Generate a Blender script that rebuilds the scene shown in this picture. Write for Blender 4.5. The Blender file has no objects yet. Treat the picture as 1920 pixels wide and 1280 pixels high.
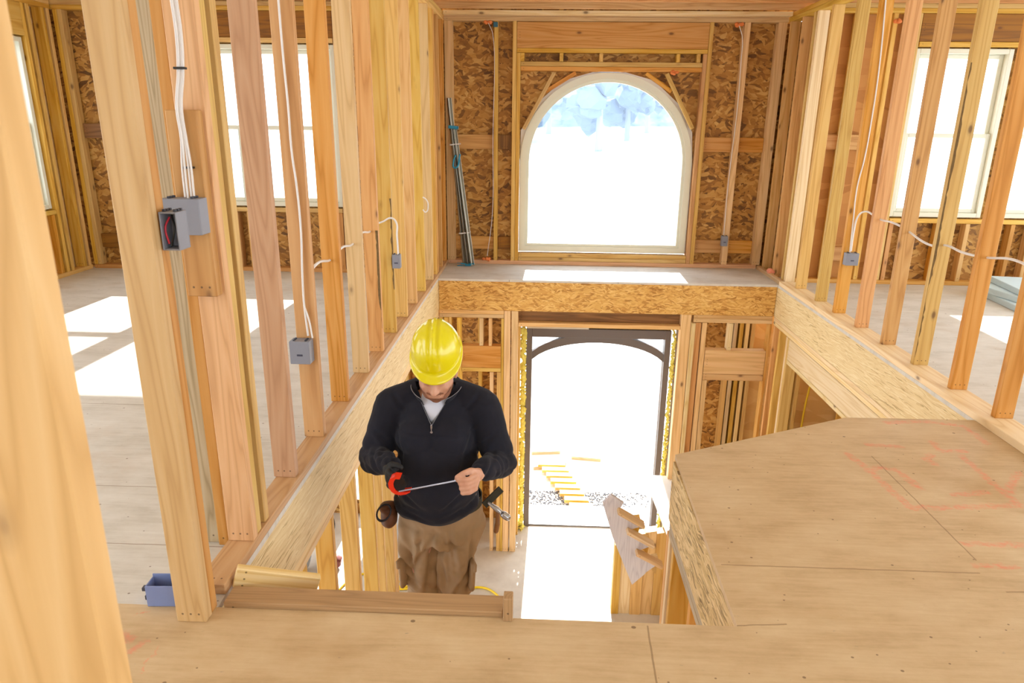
import bpy, bmesh, math, random
from mathutils import Vector, Matrix
from math import sin, cos, pi, radians
random.seed(7)
S = bpy.context.scene
C = S.collection
V = Vector

# ------------------------------------------------------------------ helpers
def lin(h, k=1.0):
    h = h.lstrip('#')
    out = []
    for i in (0, 2, 4):
        c = int(h[i:i+2], 16)/255
        out.append((c/12.92 if c <= .04045 else ((c+.055)/1.055)**2.4)*k)
    return tuple(out)+(1,)

class NT:
    def __init__(s, name, rough=.6):
        s.m = bpy.data.materials.new(name); s.m.use_nodes = True
        s.t = s.m.node_tree; s.t.nodes.clear()
        s.out = s.n('ShaderNodeOutputMaterial')
        s.b = s.n('ShaderNodeBsdfPrincipled'); s.b.inputs['Roughness'].default_value = rough
        s.l(s.b.outputs[0], s.out.inputs[0])
    def n(s, k, **kw):
        x = s.t.nodes.new(k)
        for a, v in kw.items(): setattr(x, a, v)
        return x
    def l(s, a, b): s.t.links.new(a, b)
    def put(s, sock, v):
        if isinstance(v, bpy.types.NodeSocket): s.l(v, sock)
        else: sock.default_value = v
    def math(s, op, a, b=0.0, c=0.0):
        x = s.n('ShaderNodeMath', operation=op)
        for i, v in enumerate((a, b, c)): s.put(x.inputs[i], v)
        return x.outputs[0]
    def vm(s, op, a, b=(0, 0, 0)):
        x = s.n('ShaderNodeVectorMath', operation=op)
        s.put(x.inputs[0], a)
        if op == 'SCALE': s.put(x.inputs[3], b)
        else: s.put(x.inputs[1], b)
        return x.outputs[0]
    def map(s, v, scale=(1, 1, 1), rot=(0, 0, 0), loc=(0, 0, 0)):
        x = s.n('ShaderNodeMapping'); s.l(v, x.inputs[0])
        x.inputs[1].default_value = loc; x.inputs[2].default_value = rot; x.inputs[3].default_value = scale
        return x.outputs[0]
    def noise(s, v, sc=5, det=3, rough=.5, dist=0):
        x = s.n('ShaderNodeTexNoise'); s.l(v, x.inputs['Vector'])
        x.inputs['Scale'].default_value = sc; x.inputs['Detail'].default_value = det
        x.inputs['Roughness'].default_value = rough; x.inputs['Distortion'].default_value = dist
        return x
    def vor(s, v, sc=5, feat='F1', rnd=1.0):
        x = s.n('ShaderNodeTexVoronoi', feature=feat); s.l(v, x.inputs['Vector'])
        x.inputs['Scale'].default_value = sc; x.inputs['Randomness'].default_value = rnd
        return x
    def ramp(s, f, stops, interp='LINEAR'):
        x = s.n('ShaderNodeValToRGB'); x.color_ramp.interpolation = interp
        e = x.color_ramp.elements
        while len(e) < len(stops): e.new(.5)
        for i, (p, c) in enumerate(stops):
            e[i].position = p; e[i].color = c if len(c) == 4 else tuple(c)+(1,)
        s.put(x.inputs[0], f)
        return x.outputs[0]
    def mix(s, f, a, b, mode='MIX'):
        x = s.n('ShaderNodeMix', data_type='RGBA', blend_type=mode)
        s.put(x.inputs[0], f); s.put(x.inputs[6], a); s.put(x.inputs[7], b)
        return x.outputs[2]
    def bump(s, h, st=.3, d=.01):
        x = s.n('ShaderNodeBump'); x.inputs['Strength'].default_value = st; x.inputs['Distance'].default_value = d
        s.l(h, x.inputs['Height']); s.l(x.outputs[0], s.b.inputs['Normal'])
    def objvec(s, seed=True):
        tc = s.n('ShaderNodeTexCoord').outputs['Object']
        if not seed: return tc
        r = s.n('ShaderNodeObjectInfo').outputs['Random']
        return s.vm('ADD', tc, s.vm('SCALE', (1.7, 3.1, 7.3), s.math('MULTIPLY', r, 23.0)))

MATS = {}
def flat(name, col, rough=.5, metal=0, noise=0.0, nsc=20, k=1.0, bump=0):
    if name in MATS: return MATS[name]
    t = NT(name, rough); c = lin(col, k) if isinstance(col, str) else col
    t.b.inputs['Metallic'].default_value = metal
    if noise or bump:
        v = t.n('ShaderNodeTexCoord').outputs['Object']
        n = t.noise(v, nsc, 4)
        if noise:
            c2 = tuple(x*(1-noise) for x in c[:3])+(1,)
            t.l(t.mix(n.outputs[0], c, c2), t.b.inputs['Base Color'])
        else: t.b.inputs['Base Color'].default_value = c
        if bump: t.bump(n.outputs[0], bump, .004)
    else: t.b.inputs['Base Color'].default_value = c
    MATS[name] = t.m
    return t.m

def wood(name, light, mid, dark, rings=8, knots=.68, bl=.36):
    """sawn softwood, grain along local Z"""
    if name in MATS: return MATS[name]
    t = NT(name, .62)
    v = t.objvec()
    low = t.noise(t.map(v, (5, 5, .5)), 1.0, 2)
    g = t.map(v, (9, 9, .55))
    n = t.noise(g, 1.0, 2, .5, .4)
    ring = t.math('FRACT', t.math('MULTIPLY', n.outputs[0], rings))
    ring = t.math('PINGPONG', ring, .5)
    fib = t.noise(t.map(v, (160, 160, 5)), 1.0, 2)
    col = t.ramp(t.math('MULTIPLY', ring, 2), [(0, lin(dark)), (.35, lin(mid)), (1, lin(light))])
    col = t.mix(bl, col, t.mix(low.outputs[0], lin(light), lin(mid)))
    col = t.mix(t.math('MULTIPLY', fib.outputs[0], .28), col, lin(dark))
    # knots
    kv = t.vor(t.map(v, (9, 9, 4.5)), 1.0)
    d = kv.outputs['Distance']
    sep = t.n('ShaderNodeSeparateColor'); t.l(kv.outputs['Color'], sep.inputs[0])
    pick = t.math('GREATER_THAN', sep.outputs[0], knots)
    kn = t.math('MULTIPLY', t.ramp(d, [(0, (1, 1, 1)), (.07, (.9, .9, .9)), (.12, (.25, .25, .25)), (.2, (0, 0, 0))]), pick)
    col = t.mix(t.math('MULTIPLY', kn, .8), col, lin('#5A2F14'))
    # nail heads near the foot
    oc = t.n('ShaderNodeTexCoord').outputs['Object']; so_ = t.n('ShaderNodeSeparateXYZ'); t.l(oc, so_.inputs[0])
    ax_ = t.math('ABSOLUTE', so_.outputs[0]); zz = t.math('POWER', t.math('ABSOLUTE', t.math('SUBTRACT', so_.outputs[2], .028)), 2)
    xx = t.math('POWER', t.math('ABSOLUTE', t.math('SUBTRACT', ax_, .024)), 2); x0_ = t.math('POWER', ax_, 2)
    dn = t.math('MINIMUM', t.math('ADD', xx, zz), t.math('ADD', x0_, zz))
    col = t.mix(t.math('MULTIPLY', t.math('LESS_THAN', dn, 1.1e-5), .7), col, lin('#3E2818'))
    # board to board tone
    r = t.n('ShaderNodeObjectInfo').outputs['Random']
    hsv = t.n('ShaderNodeHueSaturation'); t.l(col, hsv.inputs['Color'])
    t.l(t.math('ADD', t.math('MULTIPLY', r, .26), .80), hsv.inputs['Value'])
    t.l(t.math('ADD', t.math('MULTIPLY', t.math('FRACT', t.math('MULTIPLY', r, 7.7)), .012), .4945), hsv.inputs['Hue'])
    t.l(t.math('ADD', t.math('MULTIPLY', t.math('FRACT', t.math('MULTIPLY', r, 3.3)), .2), .96), hsv.inputs['Saturation'])
    t.l(hsv.outputs[0], t.b.inputs['Base Color'])
    t.bump(t.math('ADD', fib.outputs[0], t.math('MULTIPLY', ring, .6)), .25, .0015)
    MATS[name] = t.m
    return t.m

PINE = wood('pine', '#EBC795', '#E0B67F', '#C79A62')
PINEY = wood('pine_yellow', '#E8C37A', '#DDB062', '#C29148')
PINEO = wood('pine_orange', '#E3B074', '#D69D5E', '#B67A3C')
PINEP = wood('pine_pink', '#E2B68C', '#D6A476', '#B98658', rings=14, bl=.45)
PINEG = wood('pine_grey', '#CDBCA2', '#BFAA8C', '#9C8868', rings=18, bl=.2)
PINED = wood('pine_dark', '#A5713C', '#8A592A', '#633E1A')
PINEW = wood('pine_pale', '#F3DEB8', '#EBCF9E', '#D6B27A')
DFIR = wood('planed_hardwood', '#B89468', '#A8845A', '#8C6C48', rings=20, knots=.99, bl=.5)
LUMS = [PINE, PINEO, PINEP, PINE, PINEY]

def osb(name, stops, ax='XZ', sc=1.0, stretch=(9, 34), swirl=.10, ang=.75, dark=.0):
    if name in MATS: return MATS[name]
    t = NT(name, .65)
    tc = t.n('ShaderNodeTexCoord').outputs['Object']
    s = t.n('ShaderNodeSeparateXYZ'); t.l(tc, s.inputs[0])
    cb = t.n('ShaderNodeCombineXYZ')
    i = {'X': 0, 'Y': 1, 'Z': 2}
    t.l(s.outputs[i[ax[0]]], cb.inputs[0]); t.l(s.outputs[i[ax[1]]], cb.inputs[1])
    v = cb.outputs[0]
    wn = t.noise(v, 4*sc, 2)
    w = t.vm('SCALE', t.vm('SUBTRACT', wn.outputs['Color'], (.5, .5, .5)), swirl*2)
    w2n = t.noise(v, 22*sc, 2)
    w2 = t.vm('SCALE', t.vm('SUBTRACT', w2n.outputs['Color'], (.5, .5, .5)), swirl*.18)
    vv = t.vm('ADD', t.vm('ADD', v, w), w2)
    layers = []
    for k, a in enumerate((ang, -ang*.8, .08)):
        mv = t.map(t.map(vv, (1, 1, 1), (0, 0, a), (k*3.7, k*1.9, 0)), (stretch[0]*sc, stretch[1]*sc, 1))
        o = t.vor(mv, 1.0); sp = t.n('ShaderNodeSeparateColor'); t.l(o.outputs['Color'], sp.inputs[0])
        layers.append((sp.outputs[0], sp.outputs[1], o.outputs['Distance']))
    val = t.mix(t.math('GREATER_THAN', layers[1][1], .52), layers[0][0], layers[1][0])
    val2 = t.mix(t.math('GREATER_THAN', layers[2][1], .66), val, layers[2][0])
    big = t.noise(v, 2.2*sc, 3)
    fib = t.noise(t.map(vv, (6, 90, 1)), 3, 3)
    f = t.math('ADD', t.math('MULTIPLY', val2, .75), t.math('MULTIPLY', t.math('SUBTRACT', big.outputs[0], .5), .5))
    f = t.math('ADD', f, t.math('MULTIPLY', t.math('SUBTRACT', fib.outputs[0], .35), .35))
    col = t.ramp(f, stops)
    t.l(col, t.b.inputs['Base Color'])
    t.bump(val2, .3, .003)
    MATS[name] = t.m
    return t.m

D4 = [(0, lin('#5E3C14')), (.3, lin('#A06C2A')), (.6, lin('#BD893E')), (1, lin('#DCB36A'))]
OSBX = osb('osb_sheathing', D4, 'XZ', 1, (14, 38), .07)
OSBXY = osb('osb_sheathing_side', D4, 'YZ', 1, (14, 38), .07)
L4 = [(0, lin('#A06A26')), (.3, lin('#D09A4C')), (.6, lin('#DFB060')), (1, lin('#EFCB82'))]
OSBR = osb('osb_rim', L4, 'XZ', 1, (20, 90), .06, .5)
L5 = [(0, lin('#A68650')), (.12, lin('#DCC08A')), (.6, lin('#E6CF9C')), (1, lin('#F2E2BC'))]
OSBL = osb('strand_rim', L5, 'YZ', 1, (9, 170), .018, .05)
L6 = [(0, lin('#7A6034')), (.3, lin('#C8A86E')), (.6, lin('#DABD88')), (1, lin('#ECD8AC'))]
OSBL2 = osb('strand_rim_coarse', L6, 'YZ', 1, (14, 130), .05, .12)
PLYO = osb('plywood_orange', [(0, lin('#B47838')), (.4, lin('#C48642')), (1, lin('#CF954E'))], 'XZ', .6, (2, 12), .1, .1)
PLYL = osb('plywood_light', [(0, lin('#D8AC6C')), (.4, lin('#E3BC7C')), (1, lin('#EAC78C'))], 'YZ', .6, (2, 12), .1, .1)
PLYLX = osb('plywood_light_front', [(0, lin('#D8AC6C')), (.4, lin('#E3BC7C')), (1, lin('#EAC78C'))], 'XZ', .6, (2, 12), .1, .1)

# segment distance group for paint / seams
SG = bpy.data.node_groups.new('SegmentMask', 'ShaderNodeTree')
for nm, st in (('P', 'NodeSocketVector'), ('A', 'NodeSocketVector'), ('BA', 'NodeSocketVector'), ('InvLen2', 'NodeSocketFloat'), ('Width', 'NodeSocketFloat')):
    SG.interface.new_socket(nm, in_out='INPUT', socket_type=st)
SG.interface.new_socket('M', in_out='OUTPUT', socket_type='NodeSocketFloat')
gi = SG.nodes.new('NodeGroupInput'); go = SG.nodes.new('NodeGroupOutput')
def gvm(op, a, b):
    x = SG.nodes.new('ShaderNodeVectorMath'); x.operation = op
    SG.links.new(a, x.inputs[0])
    if op == 'SCALE': SG.links.new(b, x.inputs[3])
    elif b is not None: SG.links.new(b, x.inputs[1])
    return x
pa = gvm('SUBTRACT', gi.outputs[0], gi.outputs[1]).outputs[0]
dt = gvm('DOT_PRODUCT', pa, gi.outputs[2]).outputs['Value']
mm = SG.nodes.new('ShaderNodeMath'); mm.operation = 'MULTIPLY'; mm.use_clamp = True
SG.links.new(dt, mm.inputs[0]); SG.links.new(gi.outputs[3], mm.inputs[1])
dd = gvm('SUBTRACT', pa, gvm('SCALE', gi.outputs[2], mm.outputs[0]).outputs[0])
ln = gvm('LENGTH', dd.outputs[0], None)
m2 = SG.nodes.new('ShaderNodeMath'); m2.operation = 'DIVIDE'; SG.links.new(ln.outputs['Value'], m2.inputs[0]); SG.links.new(gi.outputs[4], m2.inputs[1])
m3 = SG.nodes.new('ShaderNodeMath'); m3.operation = 'SUBTRACT'; m3.use_clamp = True; m3.inputs[0].default_value = 1.0
SG.links.new(m2.outputs[0], m3.inputs[1]); SG.links.new(m3.outputs[0], go.inputs[0])

def segs(t, vec, L, width):
    acc = None
    for (a, b, *w) in L:
        g = t.n('ShaderNodeGroup'); g.node_tree = SG
        t.l(vec, g.inputs[0]); g.inputs[1].default_value = (a[0], a[1], 0)
        ba = (b[0]-a[0], b[1]-a[1]); g.inputs[2].default_value = (ba[0], ba[1], 0)
        g.inputs[3].default_value = 1/max(1e-6, ba[0]**2+ba[1]**2)
        g.inputs[4].default_value = w[0] if w else width
        acc = g.outputs[0] if acc is None else t.math('MAXIMUM', acc, g.outputs[0])
    return acc

def poly2segs(L, w=None):
    out = []
    for P in L:
        for a, b in zip(P, P[1:]): out.append((a, b) if w is None else (a, b, w))
    return out

def floor_mat(name, light, mid, dark):
    t = NT(name, .55)
    tc = t.n('ShaderNodeTexCoord').outputs['Object']
    s = t.n('ShaderNodeSeparateXYZ'); t.l(tc, s.inputs[0])
    cb = t.n('ShaderNodeCombineXYZ'); t.l(s.outputs[0], cb.inputs[0]); t.l(s.outputs[1], cb.inputs[1])
    v = cb.outputs[0]
    a = t.noise(t.map(v, (1, 1.8, 1)), 3.2, 8, .68)
    st = t.noise(t.map(v, (5, 70, 1)), 1.0, 4, .6)
    st2 = t.noise(t.map(v, (2, 16, 1)), 1.0, 3, .6)
    f = t.math('ADD', t.math('MULTIPLY', a.outputs[0], .62), t.math('ADD', t.math('MULTIPLY', st.outputs[0], .26), t.math('MULTIPLY', st2.outputs[0], .14)))
    col = t.ramp(f, [(.3, lin(dark)), (.5, lin(mid)), (.72, lin(light))])
    # scuffs and screw heads
    sc = t.noise(t.map(v, (30, 60, 1)), 1.0, 3, .7)
    col = t.mix(t.ramp(sc.outputs[0], [(.68, (0, 0, 0)), (.76, (.55, .55, .55))]), col, lin('#8A7D72'))
    for sc_, th_ in ((4.5, .032), (9, .045), (15, .05)):
        nd = t.vor(t.map(v, (1, 1.2, 1)), sc_).outputs['Distance']
        col = t.mix(t.math('MULTIPLY', t.math('LESS_THAN', nd, th_), .7), col, lin('#5A3A20'))
    # dark stains
    stn = t.noise(t.map(v, (1, 1, 1), loc=(4, 2, 0)), 1.6, 4, .6)
    col = t.mix(t.ramp(stn.outputs[0], [(.55, (0, 0, 0)), (.75, (.35, .35, .35))]), col, lin('#A87F4A'))
    # panel seams
    wob = t.vm('ADD', v, t.vm('SCALE', t.vm('SUBTRACT', t.noise(v, 14, 2).outputs['Color'], (.5, .5, .5)), .006))
    sm = segs(t, wob, [((.63, 2.045), (1.47, 2.046)), ((1.503, 2.12), (1.497, 2.9)), ((-4.3, 2.05), (-1.05, 2.05)), ((-4.3, 2.43), (-1.05, 2.44)),
                       ((.34, 1.73), (.31, .9)), ((-1.6, 3.26), (-4, 3.26)), ((.6, 1.745), (.75, 1.76)), ((1.5, 1.95), (3, 2.04))], .003)
    col = t.mix(t.math('MULTIPLY', t.math('GREATER_THAN', sm, .15), .6), col, lin('#7A5A38'))
    # red marking paint
    R = [[(1.397, 2.912), (1.426, 2.76), (1.434, 2.638), (1.451, 2.46)], [(1.45, 2.457), (1.663, 2.473), (1.877, 2.502)],
         [(1.905, 2.923), (1.892, 2.693), (1.885, 2.502)], [(1.846, 3.064), (1.837, 2.973), (1.947, 2.98)],
         [(1.769, 2.925), (1.727, 2.88), (1.739, 2.839)], [(1.426, 2.76), (1.486, 2.793), (1.547, 2.767), (1.564, 2.619)],
         [(1.737, 3.28), (1.922, 3.313), (2.089, 3.271)], [(2.102, 3.239), (2.095, 3.068)], [(1.53, 3.02), (1.67, 3.007)],
         [(1.675, 2.57), (1.817, 2.596)], [(2.06, 2.78), (1.907, 2.605)]]
    L = poly2segs(R, .024) + [((1.52, 2.218), (1.9, 2.235), .022), ((1.482, 2.087), (1.62, 2.09), .016)]
    L += poly2segs([[(-1.164, 1.614), (-1.13, 1.59)]], .022) + poly2segs([[(-1.109, 1.541), (-1.079, 1.584)]], .014) + \
         poly2segs([[(-1.036, 1.574), (-1.027, 1.538), (-1.042, 1.517), (-1.031, 1.471)], [(-1.17, 1.70), (-1.14, 1.71)]], .006)
    wob2 = t.vm('ADD', v, t.vm('SCALE', t.vm('SUBTRACT', t.noise(v, 30, 3, .7).outputs['Color'], (.5, .5, .5)), .05))
    pm = segs(t, wob2, L, .016)
    pn = t.noise(v, 45, 3, .7)
    pf = t.math('MULTIPLY', t.ramp(pm, [(0, (0, 0, 0)), (.6, (1, 1, 1))]), t.ramp(pn.outputs[0], [(.35, (.05, .05, .05)), (.7, (.62, .62, .62))]))
    col = t.mix(pf, col, lin('#EA7862'))
    t.l(col, t.b.inputs['Base Color'])
    t.bump(st.outputs[0], .15, .002)
    MATS[name] = t.m
    return t.m
FLOOR = floor_mat('subfloor_plywood', '#DCC5A0', '#CBAE86', '#AE9068')
FLOOR2 = floor_mat('subfloor_skylit', '#E0DCD6', '#CFC9C0', '#B2AA9C')  # same plywood, paler and greyer: skylight from the windows put into the colour

GREYBOX = flat('grey_plastic', '#8B8D99', .45, noise=.1)
WHITECAB = flat('white_cable', '#E6E2E0', .4)
VINYL = flat('white_vinyl', '#DCDAC8', .35)
BLACK = flat('black_plastic', '#141416', .4)

# ------------------------------------------------------------------ object builders
def props(o, label=None, cat=None, group=None, kind=None):
    if label: o['label'] = label
    if cat: o['category'] = cat
    if group: o['group'] = group
    if kind: o['kind'] = kind
    return o

def link(name, me, mat=None, parent=None, M=None):
    o = bpy.data.objects.new(name, me); C.objects.link(o)
    if mat: me.materials.append(mat)
    if M is not None: o.matrix_world = M
    if parent:
        o.parent = parent
        o.matrix_parent_inverse = parent.matrix_world.inverted()
        if M is not None:
            o.matrix_parent_inverse = Matrix.Identity(4); o.matrix_basis = parent.matrix_world.inverted() @ M
    return o

def bm_obj(name, bm, mat=None, parent=None, M=None, smooth=False):
    me = bpy.data.meshes.new(name); bm.normal_update(); bm.to_mesh(me); bm.free()
    if smooth:
        for p in me.polygons: p.use_smooth = True
    return link(name, me, mat, parent, M)

def bx(bm, x0, x1, y0, y1, z0, z1, bev=0):
    vs = [bm.verts.new(c) for c in ((x0, y0, z0), (x1, y0, z0), (x1, y1, z0), (x0, y1, z0), (x0, y0, z1), (x1, y0, z1), (x1, y1, z1), (x0, y1, z1))]
    fs = [bm.faces.new([vs[i] for i in f]) for f in ((0, 3, 2, 1), (4, 5, 6, 7), (0, 1, 5, 4), (1, 2, 6, 5), (2, 3, 7, 6), (3, 0, 4, 7))]
    if bev:
        es = list({e for f in fs for e in f.edges})
        bmesh.ops.bevel(bm, geom=es, offset=bev, segments=1, affect='EDGES', clamp_overlap=True)

def prism(bm, pts, d, off=V((0, 0, 0))):
    """closed polygon pts (3D) extruded by vector d"""
    d = V(d); a = [bm.verts.new(V(p)) for p in pts]; b = [bm.verts.new(V(p)+d) for p in pts]
    n = len(pts)
    bm.faces.new(a[::-1]); bm.faces.new(b)
    for i in range(n): bm.faces.new((a[i], a[(i+1) % n], b[(i+1) % n], b[i]))
    bmesh.ops.recalc_face_normals(bm, faces=bm.faces)

def lum(name, label, cat, x0, x1, y0, y1, z0, z1, mat=None, group=None, parent=None, bev=.0025):
    """a squared timber given by its extents; local Z runs along its length"""
    d = [x1-x0, y1-y0, z1-z0]; k = d.index(max(d)); L = d[k]
    bm = bmesh.new()
    if k == 2: w, t = d[0], d[1]; R = Matrix.Identity(3)
    elif k == 0: w, t = d[2], d[1]; R = Matrix(((0, 0, 1), (0, 1, 0), (-1, 0, 0)))
    else: w, t = d[0], d[2]; R = Matrix(((1, 0, 0), (0, 0, 1), (0, -1, 0)))
    bx(bm, -w/2, w/2, -t/2, t/2, 0, L, bev)
    base = V(((x0+x1)/2, (y0+y1)/2, (z0+z1)/2)); base[k] = (x0, y0, z0)[k]
    M = Matrix.Translation(base) @ R.to_4x4()
    o = bm_obj(name, bm, mat or random.choice(LUMS), parent, M)
    if not parent: props(o, label, cat, group)
    return o

def stick(name, label, cat, a, b, w, t, wdir, mat=None, group=None, parent=None, bev=.0025):
    a = V(a); b = V(b); z = (b-a).normalized(); x = V(wdir); x = (x-z*x.dot(z)).normalized(); y = z.cross(x)
    bm = bmesh.new(); bx(bm, -w/2, w/2, -t/2, t/2, 0, (b-a).length, bev)
    M = Matrix.Translation(a) @ Matrix((x, y, z)).transposed().to_4x4()
    o = bm_obj(name, bm, mat or random.choice(LUMS), parent, M)
    if not parent: props(o, label, cat, group)
    return o

def curve(name, pts, r, mat, parent=None, cyc=False, label=None, cat=None, group=None, smooth=True, flatten=None):
    cu = bpy.data.curves.new(name, 'CURVE'); cu.dimensions = '3D'; cu.bevel_depth = r; cu.bevel_resolution = 2; cu.use_fill_caps = True
    s = cu.splines.new('BEZIER' if smooth else 'POLY')
    P = s.bezier_points if smooth else s.points
    P.add(len(pts)-1)
    for q, p in zip(P, pts):
        if smooth: q.co = p; q.handle_left_type = q.handle_right_type = 'AUTO'
        else: q.co = tuple(p)+(1,)
    s.use_cyclic_u = cyc
    if smooth: s.resolution_u = 8
    o = bpy.data.objects.new(name, cu); C.objects.link(o); cu.materials.append(mat)
    dg = bpy.context.evaluated_depsgraph_get(); dg.update()
    me = bpy.data.meshes.new_from_object(o.evaluated_get(dg)); bpy.data.objects.remove(o); bpy.data.curves.remove(cu)
    for pg in me.polygons: pg.use_smooth = True
    o = bpy.data.objects.new(name, me); C.objects.link(o)
    if not me.materials: me.materials.append(mat)
    if parent: o.parent = parent; o.matrix_parent_inverse = parent.matrix_world.inverted()
    if label: props(o, label, cat, group)
    return o

def struct(name, bm, mat):
    o = bm_obj(name, bm, mat); o['kind'] = 'structure'; return o

ORD = ['first', 'second', 'third', 'fourth', 'fifth', 'sixth', 'seventh', 'eighth', 'ninth', 'tenth', 'eleventh', 'twelfth', 'thirteenth']
ZT = 2.31   # underside of the upper top plates
LZ = -2.93  # lower floor

# ------------------------------------------------------------------ floors
def slab(bm, pts, z0, z1): prism(bm, [(p[0], p[1], z0) for p in pts], (0, 0, z1-z0))
bm = bmesh.new()
slab(bm, [(-1.6, -2.6), (2.345, -2.6), (2.345, 1.742), (-1.6, 1.742)], -.022, 0)
slab(bm, [(.603, 1.742), (2.345, 1.742), (2.197, 3.345), (1.56, 3.335), (.622, 2.86)], -.022, 0)
struct('floor', bm, FLOOR)
bm = bmesh.new()
slab(bm, [(-4.4, -2.6), (-1.6, -2.6), (-1.6, 1.742), (-4.4, 1.742)], -.022, 0)
slab(bm, [(-4.4, 1.742), (-.944, 1.742), (-.944, 6.66), (-4.4, 6.66)], -.022, 0)
struct('floor_left', bm, FLOOR2)
bm = bmesh.new()
slab(bm, [(2.345, -2.6), (6.6, -2.6), (6.6, 1.742), (2.345, 1.742)], -.022, 0)
slab(bm, [(2.345, 1.742), (6.6, 1.742), (6.6, 6.62), (2.198, 6.62), (2.198, 3.3)], -.022, 0)
struct('floor_right', bm, FLOOR2)
bm = bmesh.new(); slab(bm, [(-.944, 6.423), (2.198, 6.423), (2.198, 6.63), (2.40, 6.63), (2.40, 7.28), (-1.05, 7.28), (-1.05, 6.67), (-.944, 6.67)], -.02, 0)
struct('floor_front', bm, FLOOR2)
# lower floor
tl = NT('lower_floor', .6)
v = tl.n('ShaderNodeTexCoord').outputs['Object']
c = tl.ramp(tl.noise(v, 3, 5, .6).outputs[0], [(.3, lin('#BFB4A6')), (.7, lin('#DAD2C6'))])
tl.l(c, tl.b.inputs['Base Color'])
bm = bmesh.new(); bx(bm, -6, 6.6, -2.6, 7.1, LZ-.1, LZ); struct('floor_lower', bm, tl.m)

# ------------------------------------------------------------------ rims and edges of the opening
def box_obj(name, mat, x0, x1, y0, y1, z0, z1, label=None, cat=None, parent=None, group=None, bev=0):
    bm = bmesh.new(); bx(bm, x0, x1, y0, y1, z0, z1, bev)
    o = bm_obj(name, bm, mat, parent)
    if label: props(o, label, cat, group)
    return o
box_obj('rim_board', OSBR, -.94, 2.195, 6.425, 6.455, -.30, -.021, 'short flaky strand rim board under the window ledge, facing the stairwell', 'rim board', bev=.001)
box_obj('rim_board', OSBL, -.975, -.943, 1.79, 6.456, -.30, -.022, 'long pale strand rim board along the left side of the stairwell', 'rim board', bev=.001)
box_obj('rim_board', OSBL, 2.198, 2.23, 3.37, 6.456, -.30, -.022, 'long pale strand rim board along the right side of the stairwell', 'rim board', bev=.001)
box_obj('rim_board', OSBL2, .612, .645, 1.79, 2.84, -.31, -.023, 'coarse strand rim board under the edge of the angled landing', 'rim board', bev=.001)
bm = bmesh.new()
prism(bm, [(.625, 2.87, -.31), (1.55, 3.34, -.31), (1.565, 3.31, -.31), (.64, 2.84, -.31)], (0, 0, .287))
props(bm_obj('rim_board', bm, OSBL2), 'diagonal rim board hidden under the clipped corner of the landing', 'rim board')
box_obj('rim_board', OSBR, -.94, .6, 1.70, 1.735, -.30, -.023, 'rim board under the near edge of the stairwell opening', 'rim board')
# doubled plates under rims
def plates(tag, ax, a0, a1, b0, b1, z, mats=(PINEW, PINEW)):
    for i in range(2):
        z1 = z-.037*i; lab = ('upper' if i == 0 else 'lower')+' of the doubled top plates under the '+tag
        if ax == 'Y': lum('top_plate', lab, 'top plate', b0, b1, a0, a1, z1-.036, z1, mats[i], 'doubled plates under the '+tag)
        else: lum('top_plate', lab, 'top plate', a0, a1, b0, b1, z1-.036, z1, mats[i], 'doubled plates under the '+tag)
plates('left strand rim board', 'Y', 2.16, 6.42, -1.035, -.946, -.302)
plates('right strand rim board', 'Y', 3.6, 6.42, 2.197, 2.286, -.302)
plates('coarse landing rim board', 'Y', 1.8, 2.82, .615, .70, -.312, (PINEG, PINEG))
plates('window ledge left of the door', 'X', -.94, -.325, 6.43, 6.52, -.302, (PINE, PINE))
plates('window ledge right of the door', 'X', 1.46, 2.19, 6.43, 6.52, -.302, (PINE, PINE))
# bottom plates of the partitions (upper floor)
lum('bottom_plate', 'orange pine bottom plate under the left partition studs', 'bottom plate', -1.035, -.943, 1.80, 7.17, 0, .038, PINEP)
lum('bottom_plate', 'pale pine bottom plate under the right partition studs', 'bottom plate', 2.197, 2.345, 1.2, 6.40, 0, .038, PINEW)

# ------------------------------------------------------------------ left partition studs
ly = [2.48, 2.86, 3.279, 3.709, 4.098, 4.504, 4.913, 5.31, 5.73, 6.171]
lm = [PINEP, PINEO, PINEO, PINE, PINEO, PINEY, PINEY, PINE, PINEY, PINE]
for i, y in enumerate(ly):
    ex = {1: ', carrying a grey box', 5: ', carrying a small grey box'}.get(i, '')
    lum('wall_stud', ORD[i]+' left partition stud after the grouped studs%s' % ex, 'stud', -1.041, -.953, y, y+.038, .038, ZT, lm[i], 'studs of the left partition')
lum('wall_stud', 'nearest thick doubled stud on the floor left of the opening, front member', 'stud', -1.032, -.945, 1.673, 1.711, 0, ZT, PINE, 'doubled near post')
lum('wall_stud', 'rear member of the nearest thick doubled stud left of the opening', 'stud', -1.030, -.947, 1.713, 1.75, 0, ZT, PINEO, 'doubled near post')
lum('wall_stud', 'front stud of the close group behind the near doubled post, the reddish one', 'stud', -1.032, -.944, 2.032, 2.07, .038, ZT, PINEP, 'grouped studs behind the near post')
lum('wall_stud', 'middle stud of the close group behind the near doubled post', 'stud', -1.036, -.948, 2.073, 2.111, .038, ZT, PINEY, 'grouped studs behind the near post')
lum('wall_stud', 'rear stud of the close group behind the near doubled post', 'stud', -1.038, -.950, 2.15, 2.188, .038, ZT, PINEY, 'grouped studs behind the near post')
lum('wall_stud', 'grey grooved stud between the near doubled post and the reddish stud', 'stud', -1.172, -1.084, 2.075, 2.113, .0, ZT, PINEG, 'grouped studs behind the near post')
lum('wall_stud', 'narrow brown stud beside the grey grooved stud', 'stud', -1.081, -1.044, 2.06, 2.14, .0, ZT, PINEO, 'grouped studs behind the near post')
lum('backing_block', 'short reddish backing block behind the switch boxes', 'wood block', -1.04, -.952, 1.992, 2.03, .897, 1.424, PINEO)
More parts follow.
